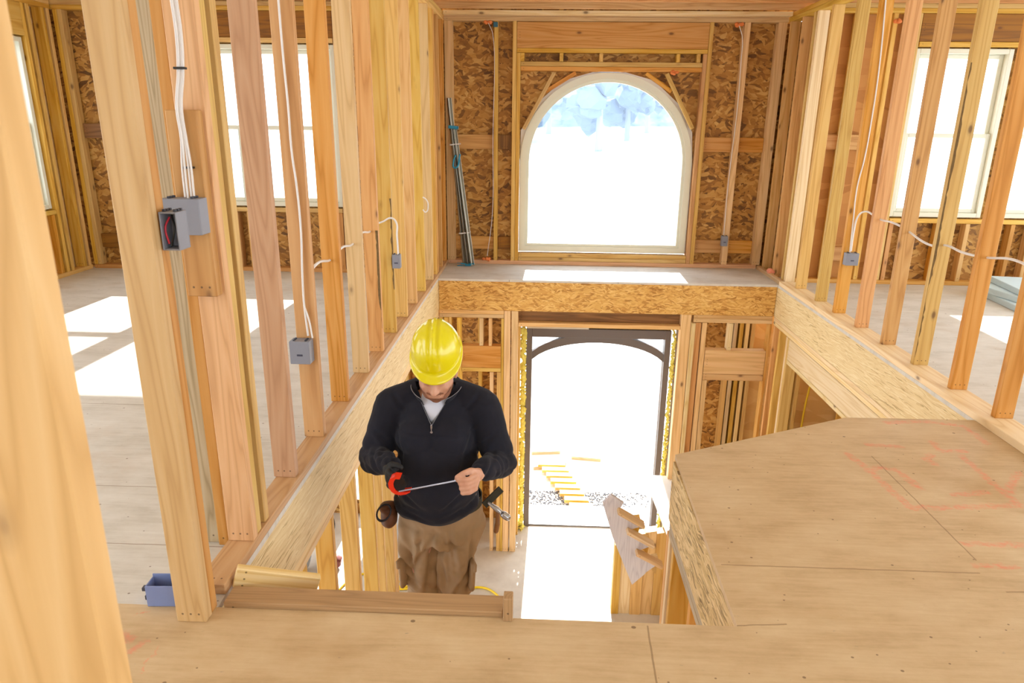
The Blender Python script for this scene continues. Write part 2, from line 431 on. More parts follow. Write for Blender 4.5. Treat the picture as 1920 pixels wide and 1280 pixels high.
# corner studs beside the bumped-out bay
cl = [(6.42, 6.458), (6.50, 6.538), (6.78, 6.818), (7.10, 7.138)]
cn = ['at the stairwell corner of the window bay', 'just behind the corner stud of the window bay', 'halfway along the side of the window bay', 'at the back of the side of the window bay']
for i, (a, b) in enumerate(cl):
    lum('wall_stud', 'left bay stud '+cn[i], 'stud', -1.041, -.953, a, b, .038, ZT, [PINEY, PINEO, PINEO, PINEO][i], 'studs in the left side of the bay')
    lum('wall_stud', 'right bay stud '+cn[i], 'stud', 2.254, 2.342, a, b, .0, ZT, [PINEW, PINEY, PINEO, PINE][i], 'studs in the right side of the bay')
bm = bmesh.new(); bx(bm, -1.075, -1.045, 6.7, 7.28, 0, ZT); struct('wall_bay_left', bm, OSBXY)
bm = bmesh.new(); bx(bm, 2.346, 2.376, 6.7, 7.28, 0, ZT); struct('wall_bay_right', bm, OSBXY)
lum('bottom_plate', 'short bottom plate along the right side of the window bay', 'bottom plate', 2.21, 2.253, 6.43, 7.17, 0, .038, PINE)

# ------------------------------------------------------------------ right partition studs
ry = [2.88, 3.282, 3.674, 4.081, 4.485, 4.887, 5.283, 5.652, 6.116]
rm = [PINEP, PINEO, PINE, PINEY, PINEO, PINEO, PINEO, PINEY, PINEY]
rm = [PINEP, PINEO, PINEO, PINEY, PINEO, PINEO, PINEO, PINEY, PINEY]
for i, y in enumerate(ry):
    ex = {0: ', at the picture edge', 6: ', carrying a small grey box', 3: ', with a dark bark edge'}.get(i, '')
    lum('wall_stud', ORD[i]+' stud of the right partition from the camera%s' % ex, 'stud', 2.254, 2.342, y, y+.038, .038, ZT, rm[i], 'studs of the right partition')
# bark edge on one stud
def bark(y, side, z0, z1, seed, grp):
    for o in C.objects:
        if o.name.startswith('wall_stud') and o.get('group') == grp and abs(o.location.y-(y+.019)) < .004:
            rn = random.Random(seed); bm = bmesh.new(); z = z0; w0 = .004
            rowv = []; a = side*.0442
            while z < z1:
                w0 = max(.0015, min(.015, w0+rn.uniform(-.006, .006)))
                rowv.append((bm.verts.new((a, -.0197, z)), bm.verts.new((a-side*w0, -.0197, z)))); z += rn.uniform(.015, .04)
            for r0, r1 in zip(rowv, rowv[1:]): bm.faces.new((r0[0], r1[0], r1[1], r0[1]))
            c_ = bm_obj('bark_edge', bm, flat('bark', '#86693F', .9, noise=.55, nsc=60), o); c_.matrix_parent_inverse = Matrix.Identity(4)
bark(4.081, -1, .05, 1.7, 1, 'studs of the right partition')
bark(4.098, 1, .15, .75, 3, 'studs of the left partition'); bark(4.504, 1, .3, .9, 5, 'studs of the left partition')
# top plates all round
def topplates(tag, x0, x1, y0, y1, mat=PINEY):
    for i in range(2):
        lum('top_plate', ('lower' if i == 0 else 'upper')+' of the doubled top plates above the '+tag, 'top plate', x0, x1, y0, y1, ZT+.038*i, ZT+.038*i+.037, mat, 'plates above the '+tag)
topplates('left partition', -1.041, -.953, -1.0, 7.17)
topplates('right partition', 2.254, 2.342, -1.0, 7.17)
topplates('arched window wall', -.95, 2.252, 7.18, 7.27, PINE)
topplates('left front wall', -4.39, -1.08, 6.6, 6.69)
topplates('right front wall', 2.38, 6.4, 6.55, 6.64)
topplates('left side wall', -4.44, -4.35, 3.0, 6.59)

# ------------------------------------------------------------------ ceiling
bm = bmesh.new(); bx(bm, -4.6, 6.6, -2.7, 7.5, 2.56, 2.6); struct('ceiling', bm, flat('pale_ceiling_board', '#E4D4BC', .8, noise=.05))
for i, (y, z) in enumerate([(6.95, 2.40), (6.55, 2.41), (6.15, 2.42), (5.75, 2.42)]):
    lum('ceiling_joist', ORD[i]+' ceiling joist counting back from the arched window wall', 'joist', -4.3, 6.4, y, y+.038, 2.386, 2.555, [PINE, PINEO, PINEY, PINEO][i], 'ceiling joists')
lum('ceiling_strip', 'flat pale strip under the joists in front of the arched wall', 'strapping', -.94, 2.24, 7.04, 7.12, 2.348, 2.384, PINEW)

bm = bmesh.new(); bx(bm, -4.6, .0, -2.7, -2.66, LZ, 2.56); bx(bm, .0, 6.6, -2.7, -2.66, LZ, .8); bx(bm, 4.4, 6.6, -2.7, -2.66, .9, 2.56); struct('wall_back_added', bm, flat('pale_added_wall', '#DCCDB4', .8, noise=.08))  # unseen wall added to cut sky light from behind, pale for neutral bounce
# ------------------------------------------------------------------ front bay wall
AX, AZ, R1, R2 = .633, 1.02, .76, .85
def arch_pts(R, zb, n=32, cx=AX, cz=AZ):
    p = [(cx+R, zb)]+[(cx+R*cos(pi*k/n), cz+R*sin(pi*k/n)) for k in range(n+1)]+[(cx-R, zb)]
    return p
# sheathing with the arched opening
bm = bmesh.new(); Y0, Y1 = 7.272, 7.285
RO = .862
def hquad(pts): prism(bm, [(x, Y0, z) for x, z in pts], (0, Y1-Y0, 0))
hquad([(-1.07, -.3), (AX-RO, -.3), (AX-RO, AZ), (-1.07, AZ)])
hquad([(AX+RO, -.3), (2.37, -.3), (2.37, AZ), (AX+RO, AZ)])
hquad([(AX-RO, -.3), (AX+RO, -.3), (AX+RO, .118), (AX-RO, .118)])
n = 24
ap = [(AX-RO*cos(pi*k/n), AZ+RO*sin(pi*k/n)) for k in range(n+1)]
xs = lambda x: -1.07 if x < AX-.55 else x
hquad([(-1.07, AZ), ap[0], ap[0+3], (-1.07, ap[3][1])])
hquad([(-1.07, ap[3][1]), ap[3], ap[6], (-1.07, ap[6][1])])
hquad([(-1.07, ap[6][1]), ap[6], (ap[6][0], 2.5), (-1.07, 2.5)])
for k in range(6, 18): hquad([ap[k], ap[k+1], (ap[k+1][0], 2.5), (ap[k][0], 2.5)])
hquad([ap[18], (2.37, ap[18][1]), (2.37, 2.5), (ap[18][0], 2.5)])
hquad([ap[21], (2.37, ap[21][1]), (2.37, ap[18][1]), ap[18]])
hquad([ap[24], (2.37, AZ), (2.37, ap[21][1]), ap[21]])
struct('wall_front', bm, OSBX)
G = 'framing of the arched window wall'
YF0, YF1 = 7.18, 7.268
def fl(name, label, x0, x1, z0, z1, mat=PINEY, cat='timber', y0=YF0, y1=YF1): return lum(name, label, cat, x0, x1, y0, y1, z0, z1, mat, G)
fl('bottom_plate', 'reddish bottom plate at the foot of the arched window wall', -.95, 2.21, .0, .038, PINEP, 'bottom plate')
fl('wall_stud', 'leftmost stud of the arched window wall behind the leaning metal tracks', -.952, -.872, .038, ZT, PINE, 'stud')
fl('wall_stud', 'lone narrow stud with a blue clip left of the arched window', -.476, -.438, .038, ZT, PINEY, 'stud')
fl('king_stud', 'outer tall stud left of the arched window', -.300, -.262, .038, ZT, PINEY, 'stud')
fl('jack_stud', 'inner stud left of the arched window under the header', -.260, -.223, .038, 2.035, PINEY, 'stud')
fl('king_stud', 'outer tall stud right of the arched window', 1.537, 1.575, .038, ZT, PINEY, 'stud')
fl('jack_stud', 'inner stud right of the arched window under the header', 1.497, 1.535, .038, 2.035, PINEO, 'stud')
fl('wall_stud', 'lone stud with a cable and small box right of the arched window', 1.855, 1.912, .038, ZT, PINE, 'stud')
fl('wall_stud', 'rightmost stud of the arched window wall', 2.165, 2.245, .038, ZT, PINE, 'stud')
fl('header_beam', 'wide orange header board above the arched window', -.260, 1.535, 2.077, 2.306, PINEO, 'header')
fl('header_plate', 'flat plate directly under the wide orange header', -.260, 1.535, 2.037, 2.075, PINEY, 'plate')
for i, x in enumerate([-.205, .165, .54, 1.265, 1.455]):
    fl('cripple_block', ORD[i]+' short block from the left in the row above the arched window', x-.018, x+.018, 1.959, 2.035, PINEY, 'wood block')
fl('arch_plate', 'upper of the two flat plates over the arched window top', -.221, 1.495, 1.917, 1.957, PINEY, 'plate')
fl('arch_plate', 'lower of the two flat plates over the arched window top', -.221, 1.495, 1.875, 1.915, PINEO, 'plate')
def br(label, a, b, m=PINEY):
    yb = 7.202 if m is PINEY else 7.247
    stick('arch_brace', label, 'brace', (a[0], yb, a[1]), (b[0], yb, b[1]), .036, .040, (1, 0, 0), m, G)
br('long slanted brace at the upper left of the arched window', (-.185, 1.34), (.10, 1.86))
br('short flat brace at the upper left of the arched window', (.02, 1.69), (.31, 1.865), PINEO)
br('long slanted brace at the upper right of the arched window', (1.455, 1.36), (1.17, 1.86))
br('short flat brace at the upper right of the arched window', (1.235, 1.70), (.98, 1.865), PINEO)
for nm, x0, x1, m in (('left of the lone clip stud', -.87, -.478, PINEO), ('between lone clip stud and window stud', -.436, -.302, PINED), ('between window stud and cable stud', 1.577, 1.853, PINEO), ('right of the cable stud', 1.914, 2.163, PINEO)):
    fl('blocking', 'middle blocking board '+nm+' on the arched wall', x0, x1, 1.145, 1.283, m, 'blocking', 7.235)
    fl('blocking', 'low blocking board '+nm+' on the arched wall', x0, x1, .145, .275, m, 'blocking', 7.235)
for i, z in enumerate((.040, .079)):
    fl('sill_plate', ('lower', 'upper')[i]+' of the stacked sill boards under the arched window', -.221, 1.495, z, z+.037, PINEY, 'sill')

# arched window
GLASS = bpy.data.materials.new('window_glass'); GLASS.use_nodes = True
gt = GLASS.node_tree; gt.nodes.clear()
go_ = gt.nodes.new('ShaderNodeOutputMaterial'); gm = gt.nodes.new('ShaderNodeMixShader'); tr = gt.nodes.new('ShaderNodeBsdfTransparent'); gl = gt.nodes.new('ShaderNodeBsdfGlossy')
gl.inputs['Roughness'].default_value = .03; gm.inputs[0].default_value = .06; tr.inputs[0].default_value = (.96, .98, 1, 1)
gt.links.new(tr.outputs[0], gm.inputs[1]); gt.links.new(gl.outputs[0], gm.inputs[2]); gt.links.new(gm.outputs[0], go_.inputs[0])

def ring_prism(bm, outer, inner, y0, y1):
    n = len(outer)
    for k in range(n):
        j = (k+1) % n
        prism(bm, [(outer[k][0], y0, outer[k][1]), (outer[j][0], y0, outer[j][1]), (inner[j][0], y0, inner[j][1]), (inner[k][0], y0, inner[k][1])], (0, y1-y0, 0))
def arch_ring(name, Ro, zbo, Ri, zbi, y0, y1, mat, parent, n=32):
    bm = bmesh.new(); ring_prism(bm, arch_pts(Ro, zbo, n), arch_pts(Ri, zbi, n), y0, y1)
    bmesh.ops.remove_doubles(bm, verts=bm.verts, dist=1e-5)
    return bm_obj(name, bm, mat, parent)
w = bpy.data.objects.new('window_1', None); C.objects.link(w); w.location = (AX, 7.25, .12); w['kind'] = 'structure'
bpy.context.view_layer.update()
arch_ring('window_frame', .85, .13, .79, .185, 7.235, 7.31, VINYL, w)
arch_ring('glazing_bead', .79, .185, .762, .212, 7.255, 7.295, VINYL, w)
# membrane flaps folded around the arch
bm = bmesh.new(); rnd = random.Random(3); n = 9
outer = [(AX+.875, .125)]+[(AX+(.885+rnd.uniform(-.01, .03))*cos(pi*k/n), AZ+(.885+rnd.uniform(-.01, .02))*sin(pi*k/n)) for k in range(n+1)]+[(AX-.872, .125)]
outer = [(min(max(x, -.222), 1.496), min(z, 1.873)) for x, z in outer]
inner = [(AX+.84, .13)]+[(AX+.845*cos(pi*k/n), AZ+.845*sin(pi*k/n)) for k in range(n+1)]+[(AX-.84, .13)]
ring_prism(bm, outer, inner, 7.262, 7.268)
bm_obj('flashing_membrane', bm, flat('white_membrane', '#F2F0EE', .5), w)
bm = bmesh.new(); prism(bm, [(x, 7.272, z) for x, z in arch_pts(.765, .21)], (0, .006, 0)); bm_obj('pane', bm, GLASS, w)

# ------------------------------------------------------------------ double-hung windows
def dh_window(k, x0, x1, z0, z1, y):
    w = bpy.data.objects.new('window_%d' % k, None); C.objects.link(w); w.location = ((x0+x1)/2, y, z0); w['kind'] = 'structure'
    bpy.context.view_layer.update()
    zm = (z0+z1)/2
    bm = bmesh.new(); f = .04
    for a in ((x0, x0+f, z0, z1), (x1-f, x1, z0, z1), (x0+f, x1-f, z0, z0+f), (x0+f, x1-f, z1-f, z1)): bx(bm, a[0], a[1], y-.02, y+.09, a[2], a[3], .003)
    bm_obj('window_frame', bm, VINYL, w)
    for nm, za, zb, yy in (('lower_sash', z0+f, zm+.02, y+.01), ('upper_sash', zm-.02, z1-f, y+.045)):
        bm = bmesh.new(); s = .035
        for a in ((x0+f, x0+f+s, za, zb), (x1-f-s, x1-f, za, zb), (x0+f+s, x1-f-s, za, za+s), (x0+f+s, x1-f-s, zb-s, zb)): bx(bm, a[0], a[1], yy, yy+.032, a[2], a[3], .003)
        so = bm_obj(nm, bm, VINYL, w)
        box_obj('pane', GLASS, x0+f+s-.004, x1-f-s+.004, yy+.012, yy+.017, za+s-.004, zb-s+.004, parent=so)
    return w
WZ0, WZ1 = .62, 2.04
dh_window(2, -2.66, -1.86, WZ0, WZ1, 6.66)
dh_window(3, -3.56, -2.74, WZ0, WZ1, 6.66)
dh_window(4, 3.165, 3.985, WZ0, WZ1, 6.61)
dh_window(5, 4.05, 4.87, WZ0, WZ1, 6.61)

# front wall left of the bay
bm = bmesh.new(); y0, y1 = 6.702, 6.715
for a in ((-4.45, -3.56, -.3, 2.5), (-1.86, -1.07, -.3, 2.5), (-3.56, -1.86, -.3, WZ0), (-3.56, -1.86, WZ1, 2.5), (-2.74, -2.66, WZ0, WZ1)): bx(bm, a[0], a[1], y0, y1, a[2], a[3])
struct('wall_front_left', bm, OSBX)
bm = bmesh.new(); y0, y1 = 6.652, 6.665
for a in ((3.985, 4.05, WZ0, WZ1), (3.165, 4.87, -.3, WZ0), (3.165, 4.87, WZ1, 2.5), (4.87, 6.6, -.3, 2.5)): bx(bm, a[0], a[1], y0, y1, a[2], a[3])
struct('wall_front_right', bm, OSBX)
bm = bmesh.new(); bx(bm, 2.376, 3.165, 6.652, 6.665, -.3, 2.5); struct('wall_front_corner', bm, PLYO)
def room_framing(tag, side, y, wins, xa, xb, cr, G):
    y1 = y+.088
    L = lambda nm, lab, cat, x0, x1, z0, z1, m, ya=y, yb=None: lum(nm, lab+' in the '+tag, cat, x0, x1, ya, yb or y1, z0, z1, m, G)
    L('bottom_plate', 'bottom plate', 'bottom plate', xa, xb, 0, .038, PINEO)
    x0, x1 = wins
    L('rough_sill', 'flat sill board under the windows', 'sill', x0, x1, WZ0-.05, WZ0-.013, PINEY)
    L('header_beam', 'dark header board above the windows', 'header', x0, x1, WZ1+.052, ZT-.002, PINED, y+.01)
    L('header_plate', 'pale plate between header and windows', 'plate', x0, x1, WZ1+.012, WZ1+.05, PINEY)
    for i, x in enumerate(cr): L('cripple_stud', ORD[i]+' short stud from the left under the window sill', 'short stud', x, x+.038, .038, WZ0-.052, [PINEO, PINE][i % 2])
room_framing('left front wall', 'l', 6.6, (-3.56, -1.86), -4.34, -1.08, [-3.55, -3.15, -2.9, -2.78, -2.4, -2.0, -1.9], 'framing of the left front wall')
room_framing('right front wall', 'r', 6.55, (3.165, 4.90), 2.38, 6.5, [3.17, 3.33, 3.6, 3.85, 4.25, 4.42, 4.7], 'framing of the right front wall')
for i, (x, w_, m) in enumerate([(-4.34, .038, PINEY), (-4.30, .038, PINEY), (-4.02, .038, PINEY), (-3.65, .038, PINEY), (-3.605, .038, PINE)]):
    lum('wall_stud', ORD[i]+' full stud from the left corner in the left front wall', 'stud', x, x+w_, 6.6, 6.688, .038, ZT, m, 'framing of the left front wall')
for i, x in enumerate([-1.855, -1.815, -1.45, -1.12]):
    lum('wall_stud', ORD[i]+' full stud right of the left room windows', 'stud', x, x+.038, 6.6, 6.688, .038, ZT, None, 'framing of the left front wall')
for i, (x, m) in enumerate([(2.40, PINEY), (2.62, PINEY), (2.92, PINEY), (3.06, PINEO), (3.12, PINEY)]):
    lum('wall_stud', ORD[i]+' full stud between the bay and the right room window', 'stud', x, x+.038, 6.55, 6.638, .038, ZT, m, 'framing of the right front wall')
for i, (x0, x1, z) in enumerate([(-4.26, -4.025, 1.22), (-4.26, -4.025, .2), (-1.77, -1.455, 1.22), (-1.41, -1.125, .2)]):
    lum('blocking', ['middle dark blocking in the far left corner', 'low dark blocking in the far left corner', 'middle blocking right of the left windows', 'low blocking right of the left windows'][i], 'blocking', x0, x1, 6.65, 6.688, z, z+.13, PINED, 'framing of the left front wall')
for i, (x0, x1, z) in enumerate([(2.66, 2.915, 1.2), (2.66, 2.915, .2), (2.44, 2.618, 1.2)]):
    lum('blocking', ['middle blocking by the right room plywood', 'low blocking by the right room plywood', 'middle blocking next to the right bay corner'][i], 'blocking', x0, x1, 6.6, 6.638, z, z+.13, PINEO, 'framing of the right front wall')
# left side wall with its window
bm = bmesh.new()
for a in ((6.2, 6.7, -.3, 2.5), (5.3, 6.2, -.3, WZ0), (5.3, 6.2, WZ1, 2.5), (3.2, 5.3, -.3, 2.5)): bx(bm, -4.465, -4.452, a[0], a[1], a[2], a[3])
struct('wall_left', bm, PLYL)
sg = 'framing of the left side wall'
lum('bottom_plate', 'bottom plate of the left side wall', 'bottom plate', -4.44, -4.35, 3.2, 6.59, 0, .038, PINEY, sg)
for i, (y, z1, m) in enumerate([(6.54, ZT, PINEY), (6.47, ZT, PINEY), (6.28, ZT, PINEY), (6.215, ZT, PINEY), (5.25, ZT, PINEY), (4.85, ZT, PINEY)]):
    lum('wall_stud', ORD[i]+' full stud of the left side wall counting back from the far corner', 'stud', -4.44, -4.352, y, y+.038, .038, z1, m, sg)
for i, y in enumerate([6.14, 5.9, 5.5]):
    lum('cripple_stud', ORD[i]+' short stud under the left side window counting back from the corner', 'short stud', -4.44, -4.352, y, y+.038, .038, .568, PINEO, sg)
lum('rough_sill', 'flat sill board under the left side window', 'sill', -4.44, -4.352, 5.29, 6.21, .57, .607, PINEY, sg)
lum('header_beam', 'pale header over the left side window', 'header', -4.44, -4.352, 5.29, 6.21, 2.052, ZT-.002, PINEY, sg)
w = dh_window(6, -.45, .45, WZ0, WZ1, 0)
w.rotation_euler = (0, 0, radians(90)); w.location = (-4.40, 5.75, WZ0)

# ------------------------------------------------------------------ metal tracks leaning in the bay
STEEL = flat('galvanised_steel', '#B9B5A6', .35, .75, .15)
tr0 = [((-.775, 7.135, .004), (-.915, 7.165, 1.62)), ((-.73, 7.10, .004), (-.905, 7.16, 1.50)), ((-.690, 7.07, .004), (-.87, 7.155, 1.36))]
for i, (a, b) in enumerate(tr0):
    a = V(a); b = V(b)
    z = (b-a).normalized(); x = V((1, .6, 0)); x = (x-z*x.dot(z)).normalized(); y = z.cross(x)
    bm = bmesh.new(); L = (b-a).length; h = .018; d = .028
    bx(bm, -h, h, -.0015, .0015, 0, L); bx(bm, -h, -h+.003, .0015, d, 0, L); bx(bm, h-.003, h, .0015, d, 0, L); bx(bm, -h*.4, -h*.25, -.004, -.0015, 0, L); bx(bm, h*.25, h*.4, -.004, -.0015, 0, L)
    bm_obj_ = bm_obj('metal_track', bm, STEEL, None, Matrix.Translation(a) @ Matrix((x, -y, -z)).transposed().to_4x4() @ Matrix.Translation((0, 0, -L)))
    props(bm_obj_, ['rearmost, longest galvanised track leaning in the left corner of the bay', 'middle galvanised track of the bundle leaning in the bay corner', 'front galvanised track of the bundle leaning in the bay corner'][i], 'metal track', 'galvanised tracks leaning in the bay')
BLUE = flat('blue_tape', '#2A93B8', .5)
def band(name, label, c, rx, rz, ang, mat, w):
    bm = bmesh.new()
    bx(bm, -rx, rx, -.05, -.04, -w/2, w/2, .001); bx(bm, -rx-.002, -rx+.006, -.05, .02, -w/2, w/2, .001); bx(bm, rx-.006, rx+.002, -.05, .02, -w/2, w/2, .001)
    o = bm_obj(name, bm, mat, None, Matrix.Translation(c) @ Matrix.Rotation(ang, 4, 'Y')); props(o, label, name.split('_')[-1]); return o
band('blue_tape', 'blue tape wrapped near the top of the leaning metal tracks', (-.87, 7.165, 1.35), .045, 0, .1, BLUE, .03)
band('white_tie', 'white tie around the upper part of the leaning metal tracks', (-.855, 7.165, 1.19), .05, 0, -.1, WHITECAB, .012)
band('white_tie', 'white tie around the lower part of the leaning metal tracks', (-.765, 7.125, .33), .055, 0, -.1, WHITECAB, .012)
bm = bmesh.new()
for k in range(7):
    a = random.uniform(-.11, .11); bx(bm, -.71+a-.03, -.71+a+.03, 7.0+random.uniform(0, .06), 7.03+random.uniform(0, .05), .001+.004*k, .006+.004*k, .001)
props(bm_obj('blue_tape', bm, BLUE), 'crumpled blue tape on the ledge at the foot of the metal tracks', 'tape')
curve('blue_tape', [(-.845, 7.09, 1.09), (-.865, 7.075, 1.03), (-.855, 7.075, .97), (-.80, 7.085, 1.10)], .009, BLUE, label='curl of blue tape hanging off the middle of the metal tracks', cat='tape')

# ------------------------------------------------------------------ electrics
def ebox(label, x, y, z, w=.08, d=.055, h=.09, side=1, group='grey electrical boxes', cat='electrical box', open_front=False):
    """open-backed plastic switch box centred at x, front near y, base z"""
    bm = bmesh.new(); t = .004
    bx(bm, -w/2, w/2, 0, t, 0, h, .0015); bx(bm, -w/2, -w/2+t, t, d, 0, h, .001); bx(bm, w/2-t, w/2, t, d, 0, h, .001)
    bx(bm, -w/2+t, w/2-t, t, d, 0, t, .001); bx(bm, -w/2+t, w/2-t, t, d, h-t, h, .001)
    M = Matrix.Translation((x, y, z))
    if open_front: M = M @ Matrix.Translation((0, d, 0)) @ Matrix.Rotation(pi, 4, 'Z')
    o = bm_obj('electrical_box', bm, GREYBOX, None, M); props(o, label, cat, group)
    if not open_front:
        bm = bmesh.new(); bx(bm, -.012, .012, -.0012, -.0002, h*.36, h*.36+.008)
        for k in range(4): bx(bm, -.011+.0065*k, -.008+.0065*k, -.0016, -.0012, h*.36+.001, h*.36+.007)
        bm_obj('stamped_mark', bm, flat('mark_grey', '#45465A', .5), o, M)
    for sx in (-1, 1):
        bm = bmesh.new()
        for k in range(3): bx(bm, sx*w*.3-.004, sx*w*.3+.004, .010+.014*k, .017+.014*k, h, h+.006, .001)
        bm_obj('clamp_tab', bm, flat('tab_dark', '#3C3E4A', .5), o, M)
    return o
ebox('grey box with two white cables on the second left partition stud', -1.01, 2.797, .405, .085, .06, .10)
ebox('small grey box midway along the left partition on its sixth stud', -.925, 4.45, .49, .05, .05, .088)
ebox('small grey box on the right partition stud under the cable loop', 2.305, 5.225, .418, .09, .055, .09)
ebox('grey box at the right picture edge on the nearest right stud', 2.215, 2.815, .62, .075, .06, .10)
ebox('small dark box low on the stud right of the arched window', 1.855, 7.12, .235, .06, .055, .10)
ebox('wide grey double box on the reddish block behind the near post', -1.004, 1.935, 1.088, .11, .055, .10)
o = ebox('narrow open grey box with red and black wires on the near doubled post', -.920, 1.71, 1.085, .045, .055, .095, open_front=True)
curve('wire', [(-.928, 1.735, 1.165), (-.935, 1.722, 1.14), (-.930, 1.722, 1.10)], .0025, flat('red_wire', '#C02038', .4), parent=o)
curve('wire', [(-.922, 1.735, 1.17), (-.912, 1.722, 1.14), (-.925, 1.722, 1.095)], .0025, BLACK, parent=o)
# box lying on the floor
bm = bmesh.new(); w_, d_, h_, t = .105, .055, .07, .004
bx(bm, -w_/2, w_/2, 0, t, 0, h_, .001); bx(bm, -w_/2, w_/2, d_-t, d_, 0, h_+.008, .001); bx(bm, -w_/2, -w_/2+t, t, d_-t, 0, h_, .001); bx(bm, w_/2-t, w_/2, t, d_-t, 0, h_, .001); bx(bm, -w_/2+t, w_/2-t, t, d_-t, 0, t)
M = Matrix.Translation((-1.10, 1.735, .001)) @ Matrix.Rotation(.05, 4, 'Z')
o = bm_obj('electrical_box', bm, flat('blue_grey_plastic', '#7F8FC0', .45, noise=.1), None, M); props(o, 'blue-grey open box lying on the floor left of the near post', 'electrical box')
bm = bmesh.new(); bx(bm, -w_/2-.012, -w_/2-.001, .004, .02, .05, .062, .001); bx(bm, -w_/2-.01, -w_/2-.001, .01, .02, .015, .03, .001)
bm_obj('mounting_tab', bm, flat('tab_dark', '#3C3E4A', .5), o, M)

# cables
cab = [(-.972, 1.985, 2.30), (-.972, 1.985, 1.70), (-.970, 1.985, 1.62), (-.977, 1.985, 1.524), (-.992, 1.982, 1.43), (-.990, 1.982, 1.348), (-.988, 1.975, 1.276), (-.985, 1.965, 1.19)]
for k in range(4):
    dx = (k-1.5)*.0055
    curve('white_cable', [(x+dx*(1.0 if i < 6 else 1.6), y-.002*(k % 2), z-(.004*k if i == 7 else 0)) for i, (x, y, z) in enumerate(cab)], .003, WHITECAB,
          label='%s strand of the white cable bundle running down to the wide grey box' % ['leftmost', 'second', 'third', 'rightmost'][k], cat='cable', group='cable bundle to the wide grey box')
for z, x in ((1.53, -.977), (1.27, -.988)):
    bm = bmesh.new(); bx(bm, x-.016, x+.016, 1.975, 1.990, z-.003, z+.003, .001); props(bm_obj('cable_tie', bm, BLACK), '%s black tie around the white cable bundle' % ('upper' if z > 1.4 else 'lower'), 'cable tie')
c2 = [(-.995, 2.848, 2.30), (-.997, 2.85, 1.64), (-.993, 2.85, 1.45), (-.993, 2.85, 1.28), (-.984, 2.85, 1.143), (-.981, 2.85, .972), (-.990, 2.85, .771), (-.992, 2.85, .655), (-.982, 2.84, .52)]
curve('white_cable', c2, .0045, WHITECAB, label='long white cable down the second left stud into its box', cat='cable')
curve('white_cable', [(-.992, 2.845, .655), (-.975, 2.845, .59), (-.962, 2.835, .512)], .004, WHITECAB, label='short branch of cable at the right side of the second left stud box', cat='cable')
curve('white_cable', [(-1.0, 2.90, .75), (-1.0, 3.1, .785), (-1.0, 3.30, .763), (-1.0, 3.50, .787), (-1.0, 3.70, .77), (-1.0, 3.9, .80), (-1.0, 4.1, .78), (-1.0, 4.3, .80), (-1.0, 4.48, .79), (-.955, 4.485, .81), (-.925, 4.485, .79), (-.917, 4.47, .70), (-.912, 4.465, .58)], .006, WHITECAB,
      label='white cable threaded level through the left partition studs to the small box', cat='cable')
curve('white_cable', [(-.95, 5.70, .72), (-.93, 5.715, .70), (-.91, 5.72, .755), (-.925, 5.72, .80), (-.95, 5.71, .82)], .005, WHITECAB, label='small loop of white cable near the far end of the left partition', cat='cable')
curve('white_cable', [(2.275, 5.275, 2.28), (2.305, 5.275, 1.774), (2.308, 5.275, 1.462), (2.30, 5.275, 1.173), (2.28, 5.275, .988), (2.287, 5.27, .721), (2.29, 5.255, .51)], .005, WHITECAB, label='white cable down the right partition stud into its small box', cat='cable')
curve('white_cable', [(2.297, 5.255, .52), (2.30, 5.265, .66), (2.30, 5.24, .77), (2.30, 5.13, .825), (2.30, 4.98, .812), (2.30, 4.87, .80), (2.30, 4.742, .803), (2.3, 4.594, .793), (2.3, 4.481, .775), (2.3, 4.3, .742), (2.3, 4.17, .74), (2.3, 4.07, .762), (2.3, 3.9, .752), (2.3, 3.774, .755), (2.3, 3.673, .764), (2.3, 3.476, .79), (2.3, 3.3, .77), (2.29, 3.0, .70), (2.24, 2.87, .72)], .0065, WHITECAB,
      label='white cable arching from the right box and threaded through the right studs', cat='cable')
curve('white_cable', [(1.80, 7.172, 2.285), (1.84, 7.172, 2.18), (1.85, 7.172, 1.99), (1.86, 7.172, 1.57), (1.845, 7.172, .82), (1.85, 7.165, .34)], .004, WHITECAB, label='white cable down the stud right of the arched window', cat='cable')
curve('white_cable', [(-.53, 7.172, 2.29), (-.49, 7.172, 2.20), (-.485, 7.172, 1.2), (-.49, 7.172, .5), (-.54, 7.172, .085)], .0028, WHITECAB, label='thin cable down the clip stud left of the arched window', cat='cable')
bm = bmesh.new(); bx(bm, -.483, -.44, 7.160, 7.178, 2.255, 2.30, .004); props(bm_obj('blue_clip', bm, flat('blue_plastic', '#2E6478', .4)), 'blue plastic clip at the top of the lone stud left of the window', 'clip')
FOAM = flat('orange_foam', '#F08A4A', .8, noise=.2, nsc=60)
def blob(name, label, c, r, mat, n=5, cat='foam', seed=1):
    rnd = random.Random(seed); bm = bmesh.new()
    for k in range(n):
        M = Matrix.Translation((c[0]+rnd.uniform(-r, r), c[1]+rnd.uniform(-r*.3, r*.3), c[2]+rnd.uniform(-r, r)*.4)) @ Matrix.Diagonal((r*rnd.uniform(.5, .9), r*.5, r*rnd.uniform(.4, .8), 1))
        bmesh.ops.create_icosphere(bm, subdivisions=2, radius=1, matrix=M)
    o = bm_obj(name, bm, mat, smooth=True); props(o, label, cat); return o
blob('sealing_foam', 'orange foam dab beside the blue clip at the top left', (-.53, 7.18, 2.29), .03, FOAM, seed=1)
blob('sealing_foam', 'orange foam dab on the floor plate left of the arched window', (-.55, 7.17, .055), .028, FOAM, seed=2)
blob('sealing_foam', 'orange foam dab at the top of the stud right of the window', (1.80, 7.18, 2.285), .028, FOAM, seed=3)
blob('sealing_foam', 'orange foam dab on the plates above the arch at its right', (1.235, 7.18, 1.865), .03, FOAM, seed=4)
